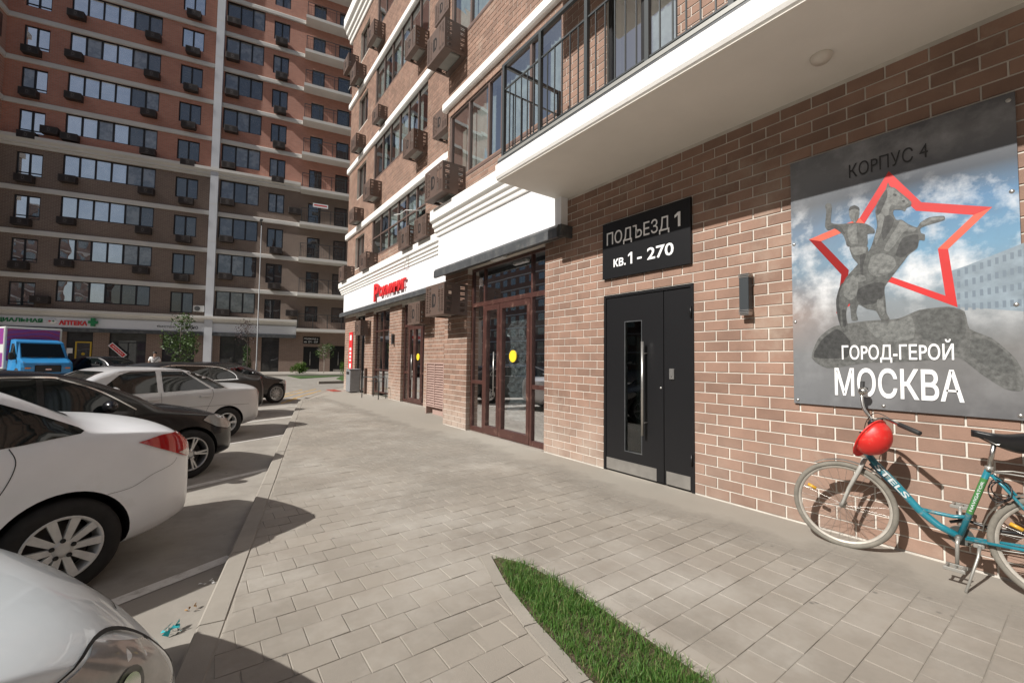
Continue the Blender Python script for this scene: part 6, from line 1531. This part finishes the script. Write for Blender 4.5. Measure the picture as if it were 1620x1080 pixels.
# signs
grn = M('green_sign_plastic', (.02, .22, .08), .45)
def tsign(lb): return empty('shop_sign', tuple(TO), TR, lb, 'sign')
q = tsign('green and red pharmacy lettering with an oval emblem on the far shop fascia')
letters('СОЦИАЛЬНАЯ', grn, S(-11.35), -.33, Z(3.32), .33, S(2.53), .05, .03, q)
letters('АПТЕКА', red_m, S(-8.08), -.33, Z(3.27), .33, S(1.32), .05, .04, q)
mb = MB(); mb.lathe([(0, -.36), (.26, -.36), (.26, -.31)], (0, 0, 0), (0, 1, 0), 32); ov = mb.build('oval_emblem', wl_m, q, loc=(S(-8.41), 0, Z(3.48))); ov.scale = (1, 1, .68)
mb = MB(); mb.box(-.16, -.02, -.368, -.361, -.05, .04); mb.box(-.10, -.06, -.368, -.361, -.1, .09); mb.build('emblem_mark', red_m, ov); mb = MB(); mb.box(.02, .17, -.368, -.361, -.03, .03); mb.box(.07, .12, -.368, -.361, -.09, .12); mb.build('emblem_mark', grn, ov)
q = empty('pharmacy_cross', tuple(MT @ Vector((S(-6.45), -.45, Z(3.50)))), TR, 'green pharmacy cross sign sticking out of the far fascia', 'sign')
mb = MB(); mb.box(-.10, .10, -.12, .12, -.30, .30); mb.box(-.24, -.101, -.12, .12, -.1, .1); mb.box(.101, .24, -.12, .12, -.1, .1); mb.build('cross', grn, q)
q = tsign('small black script lettering on the far fascia left of the white duct')
letters('бистро', lk, S(-3.25), -.31, Z(3.30), .20, S(1.0), .02, .0, q); letters('Вино', lk, S(-1.75), -.31, Z(3.3), .30, S(.75), .02, .0, q)
q = empty('entrance_sign', tuple(MT @ Vector((S(5.58), -.05, Z(2.48)))), TR, 'small black entrance sign over the far tower door reading ПОДЪЕЗД 2', 'sign')
mb = MB(); mb.box(0, S(1.17), 0, .04, 0, .62); mb.build('board', blackm, q); letters('ПОДЪЕЗД 2', wl_m, .08, -.001, .35, .15, 1.1, .01, .01, q); letters('кв. 271 - 537', wl_m, .08, -.001, .1, .14, 1.1, .01, .01, q)
bc = MT @ Vector((S(-5.25), -.20, Z(1.75))); q = empty('banner', tuple(bc), TR, 'slanted red banner with a white border hung in the dark shop window', 'banner'); q.rotation_euler = (0, R(46), TR)
mb = MB(); mb.box(-.62, .62, 0, .02, -.17, .17); mb.build('border', wl_m, q); mb = MB(); mb.box(-.57, .57, -.004, -.001, -.125, .125); mb.build('panel', redd_m, q); letters('АРЕНДА', wl_m, -.45, -.006, -.06, .12, .9, .003, 0, q)
q = empty('balcony_banner', tuple(MT @ Vector((S(5.95), -1.12, Z(13.10-.25)))), TR, 'small white and red banner tied to a far balcony railing', 'banner'); mb = MB(); mb.box(0, 1.2, 0, .01, 0, .34); mb.build('cloth', wl_m, q); mb = MB(); mb.box(.08, 1.1, -.004, -.001, .14, .24); mb.build('print', red_m, q)
# ================================================================== STREET FURNITURE, PLANTS, PERSON (far end of the court)
YP = 34.0
lb_, lt_ = on_y(405, 593, YP), on_y(411.5, 356, YP); z0 = gz(YP)
lp = empty('street_lamp', (lb_.x, YP, z0), 0, 'slim grey street lamp post standing before the far shops', 'street lamp')
mb = MB(); mb.tube([(0, 0, 0), (0, 0, .9), (.0, 0, .95), (0, 0, lt_.z-z0)], [.065, .055, .038, .024], 10); mb.build('post', M('grey_lamp_post', (.30, .31, .32), .5), lp)
mb = MB(); mb.tube([(0, 0, lt_.z-z0), (-.05, -.2, lt_.z-z0+.08), (-.1, -.6, lt_.z-z0+.12)], .03, 8); mb.cbox(-.18, -.02, -1.0, -.55, lt_.z-z0+.09, lt_.z-z0+.16, .01); mb.build('lamp_head', rail_m, lp)
fol = leafy('garden_leaves', (.030, .062, .016), (.07, .125, .028), (.10, .16, .04)); folb = leafy('shrub_leaves', (.06, .12, .015), (.12, .22, .03), None); thuja = leafy('thuja_leaves', (.015, .045, .012), (.05, .10, .02), None); darkf = leafy('plum_leaves', (.030, .016, .018), (.07, .035, .035), None)
bark = M('grey_bark', (.10, .08, .065), .9, var=.3, vscale=10); stem_w = M('whitewashed_stem', (.35, .32, .28), .9)
def leaves(mb, c, rad, n, size, clumps=14):
    cs = [Vector((random.gauss(0, .5), random.gauss(0, .5), random.gauss(0, .5))) for _ in range(clumps)]
    for _ in range(n):
        k = random.choice(cs); d = Vector((random.gauss(0, 1), random.gauss(0, 1), random.gauss(0, 1))).normalized()*random.random()**.4*.42
        q = k+d; 
        if q.length > 1.15: continue
        p = Vector((c[0]+q.x*rad[0], c[1]+q.y*rad[1], c[2]+q.z*rad[2]))
        a = Vector((random.gauss(0, 1), random.gauss(0, 1), random.gauss(0, .6))).normalized(); b = a.cross(Vector((random.gauss(0, 1), random.gauss(0, 1), random.gauss(0, 1)))).normalized(); s_ = size*random.uniform(.6, 1.3)
        mb.add([p-a*s_, p+b*s_*.5, p+a*s_, p-b*s_*.5], [(0, 1, 2, 3)])
def tree(px, Y, top_px, base_px, lb, fmat, halfw, trunk=.05, n=1500, crown0=.35, smat=bark, size=.07):
    b = on_y(px, base_px, Y); t_ = on_y(px, top_px, Y); z0 = gz(Y); hgt = t_.z-z0
    o = empty('tree', (b.x, Y, z0), 0, lb, 'tree'); mb = MB()
    mb.tube([(0, 0, 0), (.03, .02, hgt*.3), (-.02, 0, hgt*.6), (.02, 0, hgt*.93)], [trunk, trunk*.75, trunk*.5, trunk*.15], 8)
    for k in range(12):
        a = random.uniform(0, 6.28); h0 = hgt*random.uniform(crown0, .8); L = halfw*random.uniform(.6, 1.0)*(1.1-h0/hgt*.5); mb.tube([(0, 0, h0), (math.cos(a)*L*.5, math.sin(a)*L*.5, h0+L*.35), (math.cos(a)*L, math.sin(a)*L, h0+L*.55)], [trunk*.35, trunk*.2, .006], 5)
    mb.build('trunk', smat, o); mb = MB(); leaves(mb, (0, 0, hgt*(crown0+1)/2), (halfw, halfw, hgt*(1-crown0)/2*1.0), n, size, 22); tag(mb.build('crown', fmat, o, fixn=False), kind='stuff'); return o
tree(283, 31, 499, 598, 'leafy young green tree left of the white duct', fol, .95, .05, 1700, .25, size=.075)
tree(390, 36, 500, 590, 'thin sparse dark-leaved tree right of the white duct', darkf, .75, .035, 420, .45, size=.06)
tree(512, 37, 540, 587, 'small young tree with a pale stem between the two far entrance doors', fol, .85, .03, 520, .50, smat=stem_w, size=.07)
def bush(px, Y, base, w, h, lb, fmat, nm='bush', n=1500, size=.05):
    b = on_y(px, base, Y); o = empty(nm, (b.x, Y, gz(Y)), 0, lb, 'bush'); mb = MB(); leaves(mb, (0, 0, h*.5), (w*.9, w*.8, h*.55), n, size, 26); tag(mb.build('foliage', fmat, o, fixn=False), kind='stuff')
    mb = MB(); mb.tube([(0, 0, 0), (.02, 0, h*.5)], .03, 6); mb.build('stem', bark, o); return o
bush(388, 37, 588, .42, 2.0, 'tall narrow thuja bush between the lamp post and the far shop', thuja, n=2600, size=.05)
bush(474, 36, 590, .72, .95, 'round light-green bush left of the far entrance door', folb, n=2200)
bush(551, 30, 592, .55, 1.5, 'light-green bush at the corner of the near building', folb, n=2200)
lawn_m = M('distant_lawn', (.05, .11, .02), .9, var=.3, vscale=6, grain=.3, gscale=60, space='world')
walk_m = M('far_pavement', (.34, .31, .27), .9, var=.1, vscale=.8, space='world')
# raised walk before the tower, with lawns
mb = MB()
w0 = MT @ Vector((SL-5, -6.6, 0)); w1 = MT @ Vector((SR+3, -6.6, 0)); w2 = MT @ Vector((SR+3, .1, 0)); w3 = MT @ Vector((SL-5, .1, 0))
P4 = [(w0.x, w0.y), (w1.x, w1.y), (w2.x, w2.y), (w3.x, w3.y)]
mb.add([(x, y, .205) for x, y in P4]+[(x, y, -.2) for x, y in P4], [(0, 1, 2, 3), (0, 4, 5, 1), (1, 5, 6, 2), (3, 7, 4, 0)]); tag(mb.build('far_pavement', walk_m), kind='structure')
def lawn(pts, z):
    mb = MB(); P = [on_z(x, y, z-.1) for x, y in pts]; n = len(P); mb.add([(p.x, p.y, gz(p.y)+z-.19) for p in P]+[(p.x, p.y, gz(p.y)-.1) for p in P], [tuple(range(n))]+[(i, i+n, (i+1) % n+n, (i+1) % n) for i in range(n)]); o = mb.build('lawn', lawn_m); tag(o, kind='structure'); return o
lawn([(438, 591), (475, 597), (548, 593.5), (548, 589.5), (442, 588.6)], .215)
lawn([(532, 597), (546, 600), (560, 604), (560, 592), (540, 594)], .218)
mb = MB(); a = on_z(507, 606, 0.02)
tb = MB(); tb.box(-.1, 3.5, 0, .15, -.05, .12); ko = tb.build('kerb_stone', kerb_m, loc=(a.x, a.y, 0)); ko.rotation_euler = (0, 0, .12); tag(ko, kind='structure')
# ---- person
skin_m = M('skin', (.42, .25, .18), .6); shirt_m = M('white_shirt', (.74, .74, .74), .8, var=.05, vscale=20); hair_m = M('dark_hair', (.02, .015, .012), .7); trou_m = M('dark_trousers', (.03, .03, .04), .8)
Yp = 28.5; pp = on_y(245, 560, Yp); hp = 1.60
pe = empty('person', (pp.x, Yp, gz(Yp)), R(10), 'person in a white short-sleeved shirt with a thin strap, walking behind the parked cars', 'person')
def skin(name, V, E, rad, mat, parent, sub=1):
    me = bpy.data.meshes.new(name); me.from_pydata(V, E, []); o = bpy.data.objects.new(name, me); COL.objects.link(o)
    o.modifiers.new('s', 'SKIN'); sb = o.modifiers.new('u', 'SUBSURF'); sb.levels = sub; sb.render_levels = sub
    for i, r in enumerate(rad): me.skin_vertices[0].data[i].radius = (r, r) if not isinstance(r, tuple) else r
    me.skin_vertices[0].data[0].use_root = True
    dg = bpy.context.evaluated_depsgraph_get(); m2 = bpy.data.meshes.new_from_object(o.evaluated_get(dg)); bpy.data.objects.remove(o)
    m2.materials.clear(); m2.materials.append(mat)
    for p_ in m2.polygons: p_.use_smooth = True
    r = bpy.data.objects.new(name, m2); COL.objects.link(r); r.parent = parent; return r
k = hp/1.7
V = [(0, 0, .92), (0, 0, 1.10), (0, 0, 1.32), (0, -.01, 1.44), (0, -.02, 1.50), (0, -.03, 1.58), (0, -.03, 1.66), (.17, 0, 1.38), (.24, .02, 1.12), (.25, -.06, .88), (.25, -.09, .80), (-.17, 0, 1.38), (-.24, .0, 1.12), (-.25, .06, .88), (-.25, .05, .80), (.09, 0, .86), (.10, -.10, .48), (.10, -.02, .08), (.10, -.14, .03), (-.09, 0, .86), (-.10, .06, .48), (-.10, .18, .10), (-.10, .08, .04)]
E_ = [(0, 1), (1, 2), (2, 3), (3, 4), (4, 5), (5, 6), (2, 7), (7, 8), (8, 9), (9, 10), (2, 11), (11, 12), (12, 13), (13, 14), (0, 15), (15, 16), (16, 17), (17, 18), (0, 19), (19, 20), (20, 21), (21, 22)]
rad = [(.14, .10), (.13, .095), (.15, .10), .055, .05, (.075, .09), (.07, .085), .055, .042, .033, .035, .055, .042, .033, .035, .08, .055, .04, .035, .08, .055, .04, .035]
V = [(a*k, b*k, c*k) for a, b, c in V]
body_p = skin('body', V, E_, [tuple(x*k for x in r) if isinstance(r, tuple) else r*k for r in rad], skin_m, pe)
sh = skin('shirt', [(0, 0, .90*k), (0, 0, 1.10*k), (0, 0, 1.33*k), (0, -.01, 1.41*k), (.17*k, 0, 1.38*k), (.225*k, .012, 1.18*k), (-.17*k, 0, 1.38*k), (-.225*k, 0, 1.18*k)], [(0, 1), (1, 2), (2, 3), (2, 4), (4, 5), (2, 6), (6, 7)], [(.165, .125), (.155, .12), (.165, .12), .065, .075, .062, .075, .062], shirt_m, pe)
tr_ = skin('trousers', [(0, 0, .93*k), (.09*k, 0, .84*k), (.10*k, -.10*k, .48*k), (.10*k, -.03*k, .12*k), (-.09*k, 0, .84*k), (-.10*k, .06*k, .48*k), (-.10*k, .17*k, .13*k)], [(0, 1), (1, 2), (2, 3), (0, 4), (4, 5), (5, 6)], [(.15, .11), .095, .07, .06, .095, .07, .06], trou_m, pe)
hr = MB(); hr.lathe([(0, .115), (.05, .105), (.082, .07), (.09, .02), (.082, -.01)], (0, -.012, 1.60*k), (0, .25, 1), 16); hr.build('hair', hair_m, pe)
mb = MB(); mb.tube([(.15, -.10, 1.40*k), (0, -.135, 1.20*k), (-.15, -.12, 1.0*k)], .012, 5); mb.build('bag_strap', blackm, pe)
# ================================================================== OTHER BLOCKS ROUND THE COURT (outside the picture, seen in its glass)
def plain_block(x0, x1, y0, y1, h, lb, face):
    o = empty('apartment_block', (0, 0, 0), 0, lb, 'building'); mb = MB(); mb.box(x0, x1, y0, y1, -.2, h); mb.build('wall', M('plain_block_brick', (.20, .12, .09), .9, var=.15, vscale=.2, space='world'), o)
    n = int(((x1-x0) if face in 'ns' else (y1-y0))/3.4); fl = int(h/3); mb = MB(); bb = MB()
    for j in range(fl):
        for i in range(n):
            a = (x0 if face in 'ns' else y0)+1+i*3.4; z = 1.0+3*j
            if face == 'e': mb.box(x1, x1+.03, a, a+1.9, z, z+1.5)
            elif face == 'n': mb.box(a, a+1.9, y1, y1+.03, z, z+1.5)
            else: mb.box(a, a+1.9, y0-.03, y0, z, z+1.5)
        if face == 'e': bb.box(x1, x1+.1, y0, y1, 3*j+2.75, 3*j+2.95)
        elif face == 'n': bb.box(x0, x1, y1, y1+.1, 3*j+2.75, 3*j+2.95)
        else: bb.box(x0, x1, y0-.1, y0, 3*j+2.75, 3*j+2.95)
    tag(mb.build('windows', gB, o, fixn=False), kind='stuff'); tag(bb.build('bands', band_m, o, fixn=False), kind='stuff')
plain_block(-64, -50, -40, 130, 27, 'long brown block on the far left side of the court, outside the picture', 'e')
plain_block(-20, 45, -62, -48, 33, 'tall brown block behind the photographer, outside the picture', 'n')
